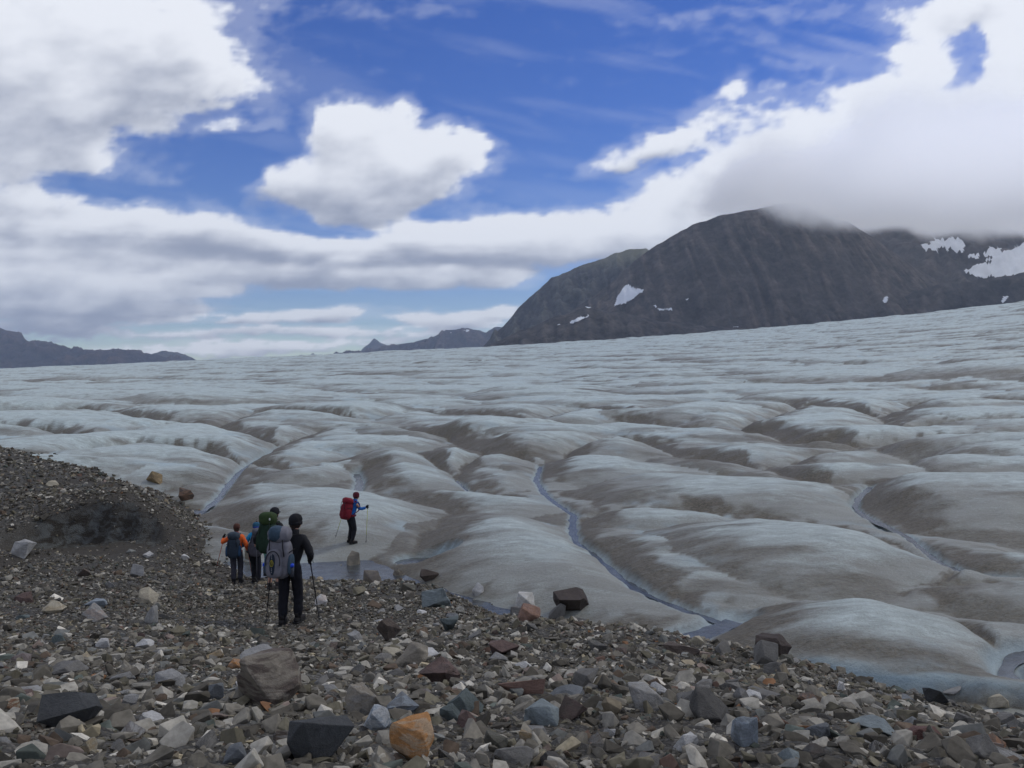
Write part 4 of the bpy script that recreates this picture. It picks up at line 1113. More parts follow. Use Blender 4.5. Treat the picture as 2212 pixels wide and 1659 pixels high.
# ---- rubble and gravel: tens of thousands, scattered by geometry nodes
def scatter(name, label, xs, ys, size, cols, protos, sink=0.2, fn=ground, squash=(0.35, 0.85)):
    n = len(xs); z = fn(xs, ys)
    pts = np.stack([xs, ys, z + size * (0.22 - sink * rng.random(n))], -1)
    me = bpy.data.meshes.new(name); me.vertices.add(n); me.vertices.foreach_set('co', pts.astype(np.float32).ravel())
    def put(k, typ, field, a): at = me.attributes.new(k, typ, 'POINT'); at.data.foreach_set(field, a.astype(np.float32 if typ != 'INT' else np.int32).ravel())
    put('rot', 'FLOAT_VECTOR', 'vector', np.stack([rng.normal(0, .35, n), rng.normal(0, .35, n), rng.uniform(0, 6.28, n)], -1))
    put('scl', 'FLOAT_VECTOR', 'vector', np.stack([size, size * rng.uniform(.55, 1.1, n), size * rng.uniform(*squash, n)], -1))
    put('pick', 'INT', 'value', rng.integers(0, len(protos), n))
    c = np.concatenate([cols, np.ones((n, 1))], -1)
    put('col', 'FLOAT_COLOR', 'color', c)
    me.update()
    o = link(bpy.data.objects.new(name, me))
    coll = bpy.data.collections.new(name + '_shapes')
    for i, pm in enumerate(protos): coll.objects.link(bpy.data.objects.new('shape', pm))
    ng = bpy.data.node_groups.new(name, 'GeometryNodeTree')
    ng.interface.new_socket('Geometry', in_out='INPUT', socket_type='NodeSocketGeometry')
    ng.interface.new_socket('Geometry', in_out='OUTPUT', socket_type='NodeSocketGeometry')
    N = ng.nodes; L = ng.links
    gi = N.new('NodeGroupInput'); go = N.new('NodeGroupOutput'); iop = N.new('GeometryNodeInstanceOnPoints')
    ci = N.new('GeometryNodeCollectionInfo'); ci.inputs['Collection'].default_value = coll; ci.inputs['Separate Children'].default_value = True; ci.inputs['Reset Children'].default_value = True
    def na(k, t):
        a = N.new('GeometryNodeInputNamedAttribute'); a.data_type = t; a.inputs['Name'].default_value = k; return a.outputs['Attribute']
    m2p = N.new('GeometryNodeMeshToPoints')
    L.new(gi.outputs[0], m2p.inputs[0]); L.new(m2p.outputs[0], iop.inputs['Points']); L.new(ci.outputs[0], iop.inputs['Instance'])
    iop.inputs['Pick Instance'].default_value = True
    L.new(na('pick', 'INT'), iop.inputs['Instance Index'])
    e2r = N.new('FunctionNodeEulerToRotation'); L.new(na('rot', 'FLOAT_VECTOR'), e2r.inputs[0]); L.new(e2r.outputs[0], iop.inputs['Rotation'])
    L.new(na('scl', 'FLOAT_VECTOR'), iop.inputs['Scale'])
    L.new(iop.outputs[0], go.inputs[0])
    md = o.modifiers.new('scatter', 'NODES'); md.node_group = ng
    tag(o, label, 'rubble', kind='stuff')
    return o
pal = np.array([TONE[k] for k in _pn])
def colours(n, dark=1.0):
    idx = rng.choice(len(_pn), size=n, p=_pw)
    c = pal[idx] * rng.uniform(0.6, 1.2, (n, 1)) * dark * np.array([1.20, 1.14, 1.01])
    return c
small = []
for i in range(18):
    me = stone_hull(1300 + i, 8 + i % 5, 0.2 + 0.6 * ((i * 3) % 10) / 10)
    me.materials.append(MAT_PEBBLE); small.append(me)
medium = []
for i in range(14):
    me = stone_hull(1400 + i, 11 + i % 6, 0.2 + 0.6 * ((i * 3) % 10) / 10, 0, 0.0, 0.06)
    me.materials.append(MAT_PEBBLE); medium.append(me)
def field(n, d0, d1, t0=-0.74, t1=0.72, p=1.0):
    d = np.sqrt(d0 * d0 + (d1 * d1 - d0 * d0) * rng.random(n) ** p)
    t = rng.uniform(t0, t1, n)
    x, y = d * np.sin(t), d * np.cos(t)
    return x, y
def keep_on_moraine(x, y, size, margin=-0.02, fine=None):
    z = moraine(x, y); zi = ice(x, y)
    k = z > zi + margin - 0.30 * rng.random(len(x)) ** 4
    wx, wall, dw = cave_parts(x, y)
    inside = (wx > 0.25) & (y > 26.6) & (y < dw + 0.15)
    k &= ~(inside & (rng.random(len(x)) > 0.12))
    if fine is not None: k &= fine(x, y)
    return x[k], y[k], size[k]
def coarse_mask(x, y):
    """large stones are thick in the near field and in bands, thin on the gravelly crest"""
    d = np.hypot(x, y)
    f = 1.0 - 0.62 * sstep(8.0, 14.5, d) + 0.40 * perlin(x * 0.45, y * 0.45, 141)
    return rng.random(len(x)) < f
def fine_mask(x, y):
    return rng.random(len(x)) < 0.92 + 0.1 * perlin(x * .5, y * .5, 142)
layers = [  # count, from, to, smallest, largest, steepness, near stones are facetted finer
 ('coarse', 15000, 3.0, 13.5, 0.042, 0.16, 1.6, medium, coarse_mask),
 ('coarse', 8000, 12.0, 52.0, 0.07, 0.30, 2.1, medium, coarse_mask),
 ('fine', 48000, 3.0, 8.5, 0.014, 0.055, 1.4, small, None),
 ('fine', 85000, 8.0, 18.0, 0.026, 0.075, 1.5, small, fine_mask),
 ('fine', 66000, 16.0, 38.0, 0.045, 0.13, 1.6, small, fine_mask),
 ('fine', 30000, 34.0, 80.0, 0.09, 0.26, 1.7, small, fine_mask),
]
acc = {'coarse': [], 'fine': []}
for (kind, n, d0, d1, s0, s1, st, pr, msk) in layers:
    t0, t1 = (-0.74, 0.72) if d1 < 30 else (-0.78, 0.40 if d1 < 40 else -0.15)
    x, y = field(n, d0, d1, t0, t1)
    size = s0 * (s1 / s0) ** (rng.random(n) ** st)
    x, y, size = keep_on_moraine(x, y, size, fine=msk)
    acc[kind].append((x, y, size))
for kind, name, label, pr in (('coarse', 'rubble', 'countless grey and brown stones covering the moraine slope', medium), ('fine', 'gravel', 'countless small pebbles and grit between the larger stones', small)):
    x = np.concatenate([a[0] for a in acc[kind]]); y = np.concatenate([a[1] for a in acc[kind]]); s = np.concatenate([a[2] for a in acc[kind]])
    scatter(name, label, x, y, s, colours(len(x), 1.0 if kind == 'coarse' else 0.82), pr)
# ================================================================== HIKERS
def cloth_material(name, tone, rough=0.8, fold=0.5, worn=None):
    m = NT(name)
    P = m.coords(kind='Object')
    n = m.noise(P, 9, 4, 0.6, 0.8); n2 = m.noise(P, 70, 2, 0.6)
    lo = tuple(c * 0.78 for c in tone); hi = tuple(min(1, c * 1.2) for c in tone)
    col = m.mix(m.ramp(n, [(0.3, 0), (0.7, 1)]), lo, hi)
    if worn: col = m.mix(m.ramp(m.noise(P, 3, 3), [(0.5, 0), (0.7, 0.6)]), col, worn)
    h = m.math('ADD', n, m.math('MULTIPLY', n2, 0.15))
    m.principled(col, rough, 0.25, m.bump(h, fold, 0.03))
    return m.m
_mats = {}
def cloth(key, tone, **kw):
    if key not in _mats: _mats[key] = cloth_material(key, tone, **kw)
    return _mats[key]
SKIN = cloth('skin', (.42, .24, .17), rough=0.55, fold=0.1)
def bmesh_obj(name, bm, mat, parent=None, smooth=True):
    me = bpy.data.meshes.new(name); bm.to_mesh(me); bm.free()
    if isinstance(mat, (list, tuple)):
        for x in mat: me.materials.append(x)
    else: me.materials.append(mat)
    me.polygons.foreach_set('use_smooth', [smooth] * len(me.polygons))
    return link(bpy.data.objects.new(name, me), parent)
def skinned(nodes, edges, sub=2, root=0):
    """nodes: (co, rx, ry); returns an evaluated mesh"""
    me = bpy.data.meshes.new('tmp'); me.from_pydata([n[0] for n in nodes], edges, [])
    o = bpy.data.objects.new('tmp', me); COL.objects.link(o)
    o.modifiers.new('s', 'SKIN')
    if not me.skin_vertices:
        bpy.context.view_layer.objects.active = o
    for i, n in enumerate(nodes):
        sv = me.skin_vertices[0].data[i]; sv.radius = (n[1], n[2] if len(n) > 2 else n[1]); sv.use_root = (i == root)
    sm = o.modifiers.new('u', 'SUBSURF'); sm.levels = sub
    dg = bpy.context.evaluated_depsgraph_get()
    out = bpy.data.meshes.new_from_object(o.evaluated_get(dg))
    bpy.data.objects.remove(o, do_unlink=True); bpy.data.meshes.remove(me)
    return out
def wrinkle(bm, amp, sc, seed):
    off = Vector((seed * 3.1, seed * 1.3, 0))
    bm.normal_update()
    for v in bm.verts:
        v.co += v.normal * amp * (mnoise.noise(Vector((v.co.x * sc, v.co.y * sc, v.co.z * sc * 1.6)) + off) + 0.5 * mnoise.noise(v.co * sc * 2.3 + off))
def box_round(bm, c, s, p=4.0, cuts=5, taper=0.0, lean=0.0, rot=None, bulge=0.0):
    """a soft rounded box; taper narrows the top"""
    n0 = len(bm.verts)
    geom = bmesh.ops.create_cube(bm, size=2.0)
    bmesh.ops.subdivide_edges(bm, edges=list({e for v in geom['verts'] for e in v.link_edges}), cuts=cuts, use_grid_fill=True)
    bm.verts.ensure_lookup_table()
    seen = [bm.verts[i] for i in range(n0, len(bm.verts))]
    for v in seen:
        x, y, z = v.co
        n = (abs(x) ** p + abs(y) ** p + abs(z) ** p) ** (1 / p)
        x, y, z = x / n, y / n, z / n
        k = 1 - taper * z + bulge * (1 - z * z)
        q = Vector((x * k * s[0] / 2, y * k * s[1] / 2 + lean * z, z * s[2] / 2))
        if rot is not None: q = rot @ q
        v.co = q + Vector(c)
    return seen
def tube(bm, pts, r, seg=8, cap=True):
    pts = [Vector(p) for p in pts]; rings = []
    rs = r if isinstance(r, (list, tuple)) else [r] * len(pts)
    for i, p in enumerate(pts):
        t = (pts[min(i + 1, len(pts) - 1)] - pts[max(i - 1, 0)]).normalized()
        a = t.orthogonal().normalized() if abs(t.z) < 0.9 else t.cross(Vector((1, 0, 0))).normalized()
        if rings: 
            a = (prev - t * prev.dot(t)).normalized()
        prev = a; b = t.cross(a)
        rings.append([bm.verts.new(p + (a * math.cos(k / seg * 2 * math.pi) + b * math.sin(k / seg * 2 * math.pi)) * rs[i]) for k in range(seg)])
    for A, B in zip(rings, rings[1:]):
        for k in range(seg): bm.faces.new((A[k], A[(k + 1) % seg], B[(k + 1) % seg], B[k]))
    if cap:
        bm.faces.new(rings[0][::-1]); bm.faces.new(rings[-1])
def hand_mesh(bm, wrist, grip, axis):
    """palm, four fingers and a thumb closed round a handle that runs along axis through grip"""
    axis = Vector(axis).normalized(); w = Vector(wrist); g = Vector(grip)
    f = (g - w); f = (f - axis * f.dot(axis)).normalized() if f.length > 1e-4 else axis.orthogonal()
    side = axis.cross(f)
    m = Matrix((side, f, axis)).transposed()
    palm_c = g - f * 0.028 + side * 0.022
    box_round(bm, palm_c, (0.030, 0.075, 0.085), p=3, cuts=3, rot=m)
    tube(bm, [w, palm_c - f * 0.02], [0.030, 0.032], 8)
    for i, ln in enumerate((0.92, 1.05, 1.0, 0.8)):
        o = axis * ((1.5 - i) * 0.0205)
        pts = []
        for k, ang in enumerate((60, 10, -45, -105, -150)):
            rr = (0.030 + 0.003 * (k == 0)) * (0.94 + 0.06 * ln)
            a = math.radians(ang * ln + (1 - ln) * 20)
            pts.append(g + o + side * rr * math.cos(a) * 0.9 + f * rr * math.sin(math.radians(90 - abs(ang)) if 0 else a) * -0.0 + f * rr * math.sin(math.radians(90)) * 0.0 + (f * math.sin(a + 1.2) + side * math.cos(a + 1.2) * 0.2) * rr * 0.6)
        tube(bm, pts, [0.0105, 0.010, 0.0095, 0.009, 0.008], 6)
    tp = [palm_c - f * 0.02 + axis * 0.035, g - f * 0.012 + axis * 0.048, g - side * 0.018 + axis * 0.052 + f * 0.005, g - side * 0.026 + axis * 0.045 + f * 0.022]
    tube(bm, tp, [0.014, 0.012, 0.011, 0.009], 6)
def rotz(v, h):
    c, s = math.cos(h), math.sin(h)
    return Vector((v[0] * c - v[1] * s, v[0] * s + v[1] * c, v[2]))
def make_person(loc, heading, label, spec):
    """joints are given round the feet, x to the right, y away from the camera, z up; heading turns the trunk"""
    H = math.radians(heading); S = spec.get('size', 1.0)
    R = lambda v: rotz(Vector(v) * S, H)
    root = empty('person', loc)
    tag(root, label, 'hiker', 'hikers with backpacks and poles')
    lean = spec.get('lean', 0.10); sway = spec.get('sway', 0.0)
    J = {}
    J['pelvis'] = R((sway * .3, 0.0, .96)); J['waist'] = R((sway * .5, lean * .3, 1.10)); J['chest'] = R((sway, lean * .8, 1.31)); J['neckb'] = R((sway, lean + .02, 1.46)); J['neck'] = R((sway * 1.1, lean + .05, 1.53))
    J['headc'] = R((sway * 1.2, lean + .085, 1.635)); 
    for s, k in ((-1, 'l'), (1, 'r')):
        J['sh' + k] = R((sway + s * .185, lean * .9, 1.40))
        J['hip' + k] = R((sway * .3 + s * .095, 0, .90))
        fx, fy, fz = spec['foot' + k]           # foot position in camera-aligned metres
        J['an' + k] = Vector((fx, fy, fz + .09)); 
        kn = (J['hip' + k] + J['an' + k]) / 2 + R((0, spec.get('knee' + k, 0.05), 0)) + Vector((0, 0, .02))
        J['kn' + k] = kn
        J['toe' + k] = Vector((fx, fy, fz + .035)) + R((s * .02, .15, 0))
        J['el' + k] = Vector(spec['elbow' + k]); J['ha' + k] = Vector(spec['hand' + k])
        J['wr' + k] = J['el' + k] + (J['ha' + k] - J['el' + k]) * 0.80
    def chain(names, rad): return [(tuple(J[n]), *rad[n]) if isinstance(rad[n], tuple) else (tuple(J[n]), rad[n]) for n in names]
    # body: one continuous mesh
    order = ['pelvis', 'waist', 'chest', 'neckb', 'neck', 'headc', 'shl', 'ell', 'wrl', 'shr', 'elr', 'wrr', 'hipl', 'knl', 'anl', 'toel', 'hipr', 'knr', 'anr', 'toer']
    rad = dict(pelvis=(.13, .10), waist=(.115, .09), chest=(.14, .10), neckb=.06, neck=.052, headc=(.07, .085), shl=.055, ell=.042, wrl=.028, shr=.055, elr=.042, wrr=.028,
               hipl=.088, knl=.058, anl=.042, toel=.035, hipr=.088, knr=.058, anr=.042, toer=.035)
    idx = {n: i for i, n in enumerate(order)}
    ed = [('pelvis', 'waist'), ('waist', 'chest'), ('chest', 'neckb'), ('neckb', 'neck'), ('neck', 'headc'), ('chest', 'shl'), ('shl', 'ell'), ('ell', 'wrl'), ('chest', 'shr'), ('shr', 'elr'), ('elr', 'wrr'),
          ('pelvis', 'hipl'), ('hipl', 'knl'), ('knl', 'anl'), ('anl', 'toel'), ('pelvis', 'hipr'), ('hipr', 'knr'), ('knr', 'anr'), ('anr', 'toer')]
    me = skinned([(tuple(J[n]), *(rad[n] if isinstance(rad[n], tuple) else (rad[n], rad[n]))) for n in order], [(idx[a], idx[b]) for a, b in ed], 1)
    bm = bmesh.new(); bm.from_mesh(me); bpy.data.meshes.remove(me)
    # head with face: skull, jaw, nose, ears, brow
    hr = Matrix.Rotation(H + math.radians(spec.get('look', 0)), 3, 'Z')
    hc = J['headc'] + Vector((0, 0, .015))
    vsx = box_round(bm, hc, (.155, .195, .235), p=2.2, cuts=6, rot=hr)
    for v in vsx:
        q = hr.inverted() @ (v.co - hc)
        if q.z < -.02: q.x *= 1 - min(.32, (-q.z - .02) * 3.2); q.y = q.y * (1 - min(.12, (-q.z) * 1.0)) + (.012 if q.y > 0 else 0)
        if q.y > .06: 
            q.y += .024 * math.exp(-((q.x / .016) ** 2) - (((q.z + .005) / .022) ** 2))          # nose
            q.y -= .010 * math.exp(-(((abs(q.x) - .033) / .014) ** 2) - (((q.z - .022) / .012) ** 2))  # eye sockets
            q.y += .005 * math.exp(-((q.x / .024) ** 2) - (((q.z + .050) / .008) ** 2))          # lips
        v.co = hc + hr @ q
    for s in (-1, 1): box_round(bm, hc + hr @ Vector((s * .080, -.005, -.005)), (.018, .035, .062), p=2.4, cuts=2, rot=hr)
    if not spec.get('gloves'):
        for k in 'lr': hand_mesh(bm, J['wr' + k], J['ha' + k], spec['axis' + k])
    bmesh_obj('body', bm, SKIN, root)
    bm = bmesh.new()
    for s in (-1, 1): box_round(bm, hc + hr @ Vector((s * .031, .083, .022)), (.022, .016, .012), p=2.0, cuts=2, rot=hr)
    bmesh_obj('eyes', bm, cloth('eye_dark', (.03, .025, .02)), root)
    hair = spec.get('hair')
    if hair:
        bm = bmesh.new(); box_round(bm, hc + hr @ Vector((0, -.022, -.005)), (.168, .175, .21), p=2.4, cuts=4, rot=hr); wrinkle(bm, .006, 30, 3)
        bmesh_obj('hair', bm, cloth('hair_' + hair[0], hair[1]), root)
    if spec.get('gloves'):
        for k in 'lr':
            bm = bmesh.new(); hand_mesh(bm, J['wr' + k], J['ha' + k], spec['axis' + k]); 
            for v in bm.verts: v.co = J['ha' + k] + (v.co - J['ha' + k]) * 1.08
            bmesh_obj('glove', bm, cloth('black_glove', (.014, .014, .016)), root)
    # jacket
    jm, jt = spec['jacket']
    J['hem'] = R((sway * .3, -.005, .86))
    jr = dict(hem=(.175, .135), waist=(.155, .125), chest=(.185, .135), neckb=.092, shl=.083, ell=.066, wrl=.048, shr=.083, elr=.066, wrr=.048)
    jo = ['waist', 'hem', 'chest', 'neckb', 'shl', 'ell', 'wrl', 'shr', 'elr', 'wrr']; ji = {n: i for i, n in enumerate(jo)}
    je = [('waist', 'hem'), ('waist', 'chest'), ('chest', 'neckb'), ('chest', 'shl'), ('shl', 'ell'), ('ell', 'wrl'), ('chest', 'shr'), ('shr', 'elr'), ('elr', 'wrr')]
    me = skinned([(tuple(J[n]), *(jr[n] if isinstance(jr[n], tuple) else (jr[n], jr[n]))) for n in jo], [(ji[a], ji[b]) for a, b in je], 2)
    bm = bmesh.new(); bm.from_mesh(me); wrinkle(bm, .010, 11, len(label))
    bmesh_obj('jacket', bm, cloth(jm, jt), root)
    bm = bmesh.new(); tube(bm, [J['neckb'] + Vector((0, 0, -.02)), J['neck'] + Vector((0, 0, .015))], [.088, .074], 14, cap=False); wrinkle(bm, .006, 20, 5)
    col = spec.get('collar', spec['jacket']); bmesh_obj('collar', bm, cloth(*col), root)
    # trousers or shorts
    tm, tt = spec['legs']; short = spec.get('shorts')
    to = ['pelvis', 'waist', 'hipl', 'knl', 'anl', 'hipr', 'knr', 'anr']; tj = dict(J)
    if short:
        for k in 'lr': tj['an' + k] = J['kn' + k] + Vector((0, 0, .02)); tj['kn' + k] = (J['hip' + k] + J['kn' + k]) / 2
    tr = dict(pelvis=(.150, .125), waist=(.13, .11), hipl=.118, knl=.090, anl=.076, hipr=.118, knr=.090, anr=.076)
    if short: tr.update(knl=.098, knr=.098, anl=.088, anr=.088)
    ti = {n: i for i, n in enumerate(to)}
    te = [('pelvis', 'waist'), ('pelvis', 'hipl'), ('hipl', 'knl'), ('knl', 'anl'), ('pelvis', 'hipr'), ('hipr', 'knr'), ('knr', 'anr')]
    me = skinned([(tuple(tj[n]), *(tr[n] if isinstance(tr[n], tuple) else (tr[n], tr[n]))) for n in to], [(ti[a], ti[b]) for a, b in te], 2)
    bm = bmesh.new(); bm.from_mesh(me); wrinkle(bm, .011, 9, len(label) + 3)
    bmesh_obj('shorts' if short else 'trousers', bm, cloth(tm, tt), root)
    # boots
    for k, s in (('l', -1), ('r', 1)):
        bm = bmesh.new(); a, t = J['an' + k], J['toe' + k]
        d = (t - a); d.z = 0; d.normalize(); ang = math.atan2(-d.x, d.y); rm = Matrix.Rotation(ang, 3, 'Z')
        base = Vector((a.x, a.y, a.z - .09))
        box_round(bm, base + d * .055 + Vector((0, 0, .050)), (.105, .30, .10), p=3.4, cuts=3, rot=rm)
        tube(bm, [base + Vector((0, 0, .05)), base + Vector((0, 0, .12)), base + Vector((0, 0, .18)) - d * .01], [.055, .055, .060], 10)
        b = bmesh_obj('boot', bm, cloth(*spec.get('boots', ('black_boot', (.022, .020, .019)))), root)
        bm = bmesh.new(); box_round(bm, base + d * .055 + Vector((0, 0, .012)), (.115, .315, .03), p=5, cuts=2, rot=rm)
        bmesh_obj('sole', bm, cloth('boot_sole', (.02, .02, .02)), b)
    # hat
    kind, hm, ht = spec['hat']
    bm = bmesh.new()
    vsx = box_round(bm, hc + Vector((0, 0, .035)) + hr @ Vector((0, -.008, 0)), (.196, .232, .225), p=2.3, cuts=6, rot=hr)
    cut = hc.z + (-.022 if kind != 'cap' else -.004)
    for v in vsx:
        if v.co.z < cut: v.co.z = cut - (.012 if kind == 'beanie' else 0)
    wrinkle(bm, .004, 30, 8)
    hat = bmesh_obj('hat', bm, cloth(hm, ht), root)
    if kind == 'brim':
        bm = bmesh.new(); 
        for j in range(24):
            pass
        tube(bm, [hc + Vector((0, 0, .030)), hc + Vector((0, 0, .040))], [.150, .145], 24); bmesh_obj('brim', bm, cloth(hm, ht), hat)
    if kind == 'cap':
        bm = bmesh.new(); box_round(bm, hc + hr @ Vector((0, .135, .014)), (.15, .12, .018), p=3, cuts=3, rot=hr); bmesh_obj('peak', bm, cloth(hm, ht), hat)
    if kind == 'beanie':
        bm = bmesh.new(); tube(bm, [hc + Vector((0, 0, z)) + hr @ Vector((0, -.008, 0)) for z in (-.034, -.026, .012, .022)], [.100, .112, .113, .104], 24)
        bmesh_obj('hat_cuff', bm, cloth(*spec.get('cuff', (hm, ht))), hat)
        if spec.get('pompom'):
            bm = bmesh.new(); box_round(bm, hc + Vector((0, 0, .155)), (.055, .055, .05), p=2, cuts=3); bmesh_obj('pompom', bm, cloth(*spec['pompom']), hat)
    return root, J, R, H
def make_pack(J, R, H, loc, label, st):
    """a rucksack on a hiker's back: its own thing"""
    root = empty('backpack', Vector(loc) + R((st.get('dx', 0), 0, 0)))
    tag(root, label, 'backpack', 'backpacks carried by the hikers')
    rm = Matrix.Rotation(H, 3, 'Z') @ Matrix.Rotation(math.radians(st.get('tilt', -6)), 3, 'X') @ Matrix.Rotation(math.radians(st.get('roll', 0)), 3, 'Y')
    lean = st.get('lean', .08)
    W, T, HH = st.get('size', (.34, .26, .62)); zc = st.get('z', 1.16)
    sw = st.get('sway', 0.0)
    C = R((sw, -.125 - T / 2 + lean, zc))
    main, mt = st['main'], None
    bm = bmesh.new(); box_round(bm, C, (W, T, HH), p=4, cuts=7, taper=-.04, rot=rm, bulge=.05); wrinkle(bm, .012, 9, 2)
    bmesh_obj('sack', bm, cloth(*st['main']), root)
    # lid
    lh = st.get('lid_h', .20)
    LC = C + rm @ Vector((0, -.015, HH / 2 + lh * .22))
    bm = bmesh.new(); box_round(bm, LC, (W * 1.06, T * 1.15, lh), p=2.7, cuts=6, rot=rm); wrinkle(bm, .012, 10, 4)
    lid = bmesh_obj('lid', bm, cloth(*st['lid']), root)
    if st.get('lid_panel'):
        bm = bmesh.new(); box_round(bm, LC + rm @ Vector((-.03, -T * .18, .02)), (W * .72, T * .95, lh * .98), p=2.5, cuts=5, rot=rm); bmesh_obj('lid_panel', bm, cloth(*st['lid_panel']), lid)
    # lid buckles and compression straps
    strap = cloth(*st.get('strap', ('black_webbing', (.018, .018, .02))))
    for s in (-1, 1):
        bm = bmesh.new()
        pts = [C + rm @ Vector((s * W * .30, -T * .60, HH * .5)), C + rm @ Vector((s * W * .31, -T * .59, HH * .30)), C + rm @ Vector((s * W * .36, -T * .54, HH * .08))]
        tube(bm, pts, .009, 6); bmesh_obj('strap', bm, strap, root)
        bm = bmesh.new()
        tube(bm, [C + rm @ Vector((s * W * .56, -T * .38, HH * .18)), C + rm @ Vector((s * W * .57, T * .35, HH * .22))], .008, 6)
        tube(bm, [C + rm @ Vector((s * W * .56, -T * .38, -HH * .14)), C + rm @ Vector((s * W * .57, T * .35, -HH * .10))], .008, 6)
        bmesh_obj('compression_strap', bm, strap, root)
        # shoulder strap over to the chest
        bm = bmesh.new()
        tube(bm, [C + rm @ Vector((s * W * .25, T * .5, HH * .36)), R((sw + s * .13, lean + .01, 1.49)), R((sw + s * .14, lean + .16, 1.36)), R((sw + s * .15, lean + .13, 1.15)), C + rm @ Vector((s * W * .42, T * .5, -HH * .22))], [.02, .026, .026, .02, .012], 8)
        bmesh_obj('shoulder_strap', bm, cloth(*st.get('trim', st['main'])), root)
        bm = bmesh.new()
        box_round(bm, C + rm @ Vector((s * (W * .5 + .015), -.01, -HH * .14)), (.075, T * .72, HH * .52), p=3.2, cuts=4, rot=rm)
        bmesh_obj('side_pocket', bm, cloth(*st.get('side', st['main'])), root)
    bm = bmesh.new(); tube(bm, [R((sw + math.sin(a) * .19, .02 + math.cos(a) * .155, .985)) for a in np.linspace(-2.4, 2.4, 14)], .030, 8); bmesh_obj('hip_belt', bm, cloth(*st.get('belt', ('black_webbing', (.018, .018, .02)))), root)
    if st.get('front'):
        FC = C + rm @ Vector((-.035, -T * .53, -HH * .10))
        bm = bmesh.new(); box_round(bm, FC, (W * .74, .10, HH * .72), p=3.4, cuts=5, rot=rm, taper=.08); fp = bmesh_obj('front_pocket', bm, cloth(*st['front']), root)
        bm = bmesh.new()
        arc = [FC + rm @ Vector((math.sin(a) * W * .33, -.052, HH * .05 + math.cos(a) * HH * .27)) for a in np.linspace(-1.9, 1.9, 16)]
        tube(bm, arc, .0065, 6); bmesh_obj('zip', bm, strap, fp)
        if st.get('panel'):
            bm = bmesh.new(); box_round(bm, FC + rm @ Vector((-.01, -.030, -HH * .02)), (W * .34, .055, HH * .58), p=2.4, cuts=5, rot=rm); bmesh_obj('front_panel', bm, cloth(*st['panel']), fp)
        if st.get('cord'):
            bm = bmesh.new()
            cc = FC + rm @ Vector((-.015, -.064, .01))
            tube(bm, [cc + rm @ Vector((math.sin(a) * .026, 0, math.cos(a) * .050)) for a in np.linspace(0, 6.2, 16)], .006, 6)
            tube(bm, [cc + rm @ Vector((-.004, 0, -.05)), cc + rm @ Vector((.002, -.004, .0)), cc + rm @ Vector((-.003, 0, .06))], .005, 6)
            bmesh_obj('emblem_cord', bm, cloth('yellow_cord', (.35, .30, .05)), fp)
            bm = bmesh.new()
            for dz in (.135, .105, .078, -.085, -.112, -.14): box_round(bm, cc + rm @ Vector((0, .003, dz)), (.016, .012, .016), p=3, cuts=1, rot=rm)
            bmesh_obj('cord_loops', bm, cloth('light_webbing', (.3, .3, .32)), fp)
        bm = bmesh.new(); tube(bm, [FC + rm @ Vector((-.01, -.02, -HH * .36)), FC + rm @ Vector((.0, -.035, -HH * .42)), FC + rm @ Vector((.01, -.02, -HH * .36))], .007, 6); bmesh_obj('axe_loop', bm, cloth('light_webbing', (.3, .3, .32)), root)
    for s, dz in st.get('bottles', ()):
        bc = C + rm @ Vector((s * (W * .5 + .04), -.04, dz))
        bm = bmesh.new(); tube(bm, [bc + Vector((0, 0, -.16)), bc + Vector((0, 0, -.01))], .038, 12); bo = link(bpy.data.objects.new('water_bottle', None)); 
        bo.location = (0, 0, 0); tag(bo, st['bottle_label'][0 if s > 0 else 1], 'bottle', 'blue capped water bottles on the grey backpack')
        bmesh_obj('bottle_body', bm, cloth('bottle_grey', (.05, .055, .065)), bo)
        bm = bmesh.new(); box_round(bm, bc + Vector((0, -.012, .022)), (.082, .082, .066), p=3, cuts=4); bmesh_obj('bottle_cap', bm, cloth('bright_blue', (.02, .07, .55), rough=.4), bo)
        bo.location = Vector(loc) + R((st.get('dx', 0), 0, 0))
    if st.get('patch'):
        bm = bmesh.new(); box_round(bm, LC + rm @ Vector((W * .30, -T * .48, .0)), (.035, .04, .06), p=2.5, cuts=3, rot=rm); bmesh_obj('badge', bm, cloth('white_patch', (.55, .55, .5)), lid)
    return root
def make_pole(hand, tip, label, shaft, loc, group='trekking poles'):
    hand = Vector(hand) ; tip = Vector(tip)
    root = empty('trekking_pole', Vector(loc) + tip)
    tag(root, label, 'trekking pole', group)
    d = (hand - tip); L = d.length; d.normalize()
    def P(a): return d * a
    bm = bmesh.new(); tube(bm, [P(.03), P(.30)], .0065, 8); bmesh_obj('lower_shaft', bm, cloth('dark_alloy', (.03, .03, .035), rough=.4), root)
    bm = bmesh.new(); tube(bm, [P(.30), P(.62), P(L - .05)], [.0085, .009, .0105], 8); bmesh_obj('shaft', bm, cloth(*shaft), root)
    bm = bmesh.new(); tube(bm, [P(L - .07), P(L - .02), P(L + .03), P(L + .07), P(L + .085)], [.014, .017, .016, .019, .012], 10); bmesh_obj('grip', bm, cloth('black_glove', (.014, .014, .016)), root)
    bm = bmesh.new(); tube(bm, [P(.075), P(.083), P(.088)], [.010, .034, .030], 12); bmesh_obj('basket', bm, cloth('black_plastic', (.02, .02, .02)), root)
    bm = bmesh.new(); tube(bm, [P(0), P(.03)], [.003, .006], 8); bmesh_obj('tip', bm, cloth('steel', (.25, .25, .25), rough=.35), root)
    bm = bmesh.new(); s = d.orthogonal().normalized(); tube(bm, [P(L + .07) + s * .01, P(L + .03) + s * .06, P(L - .05) + s * .055, P(L + .05) + s * .012], .005, 6); bmesh_obj('wrist_strap', bm, cloth('black_webbing', (.018, .018, .02)), root)
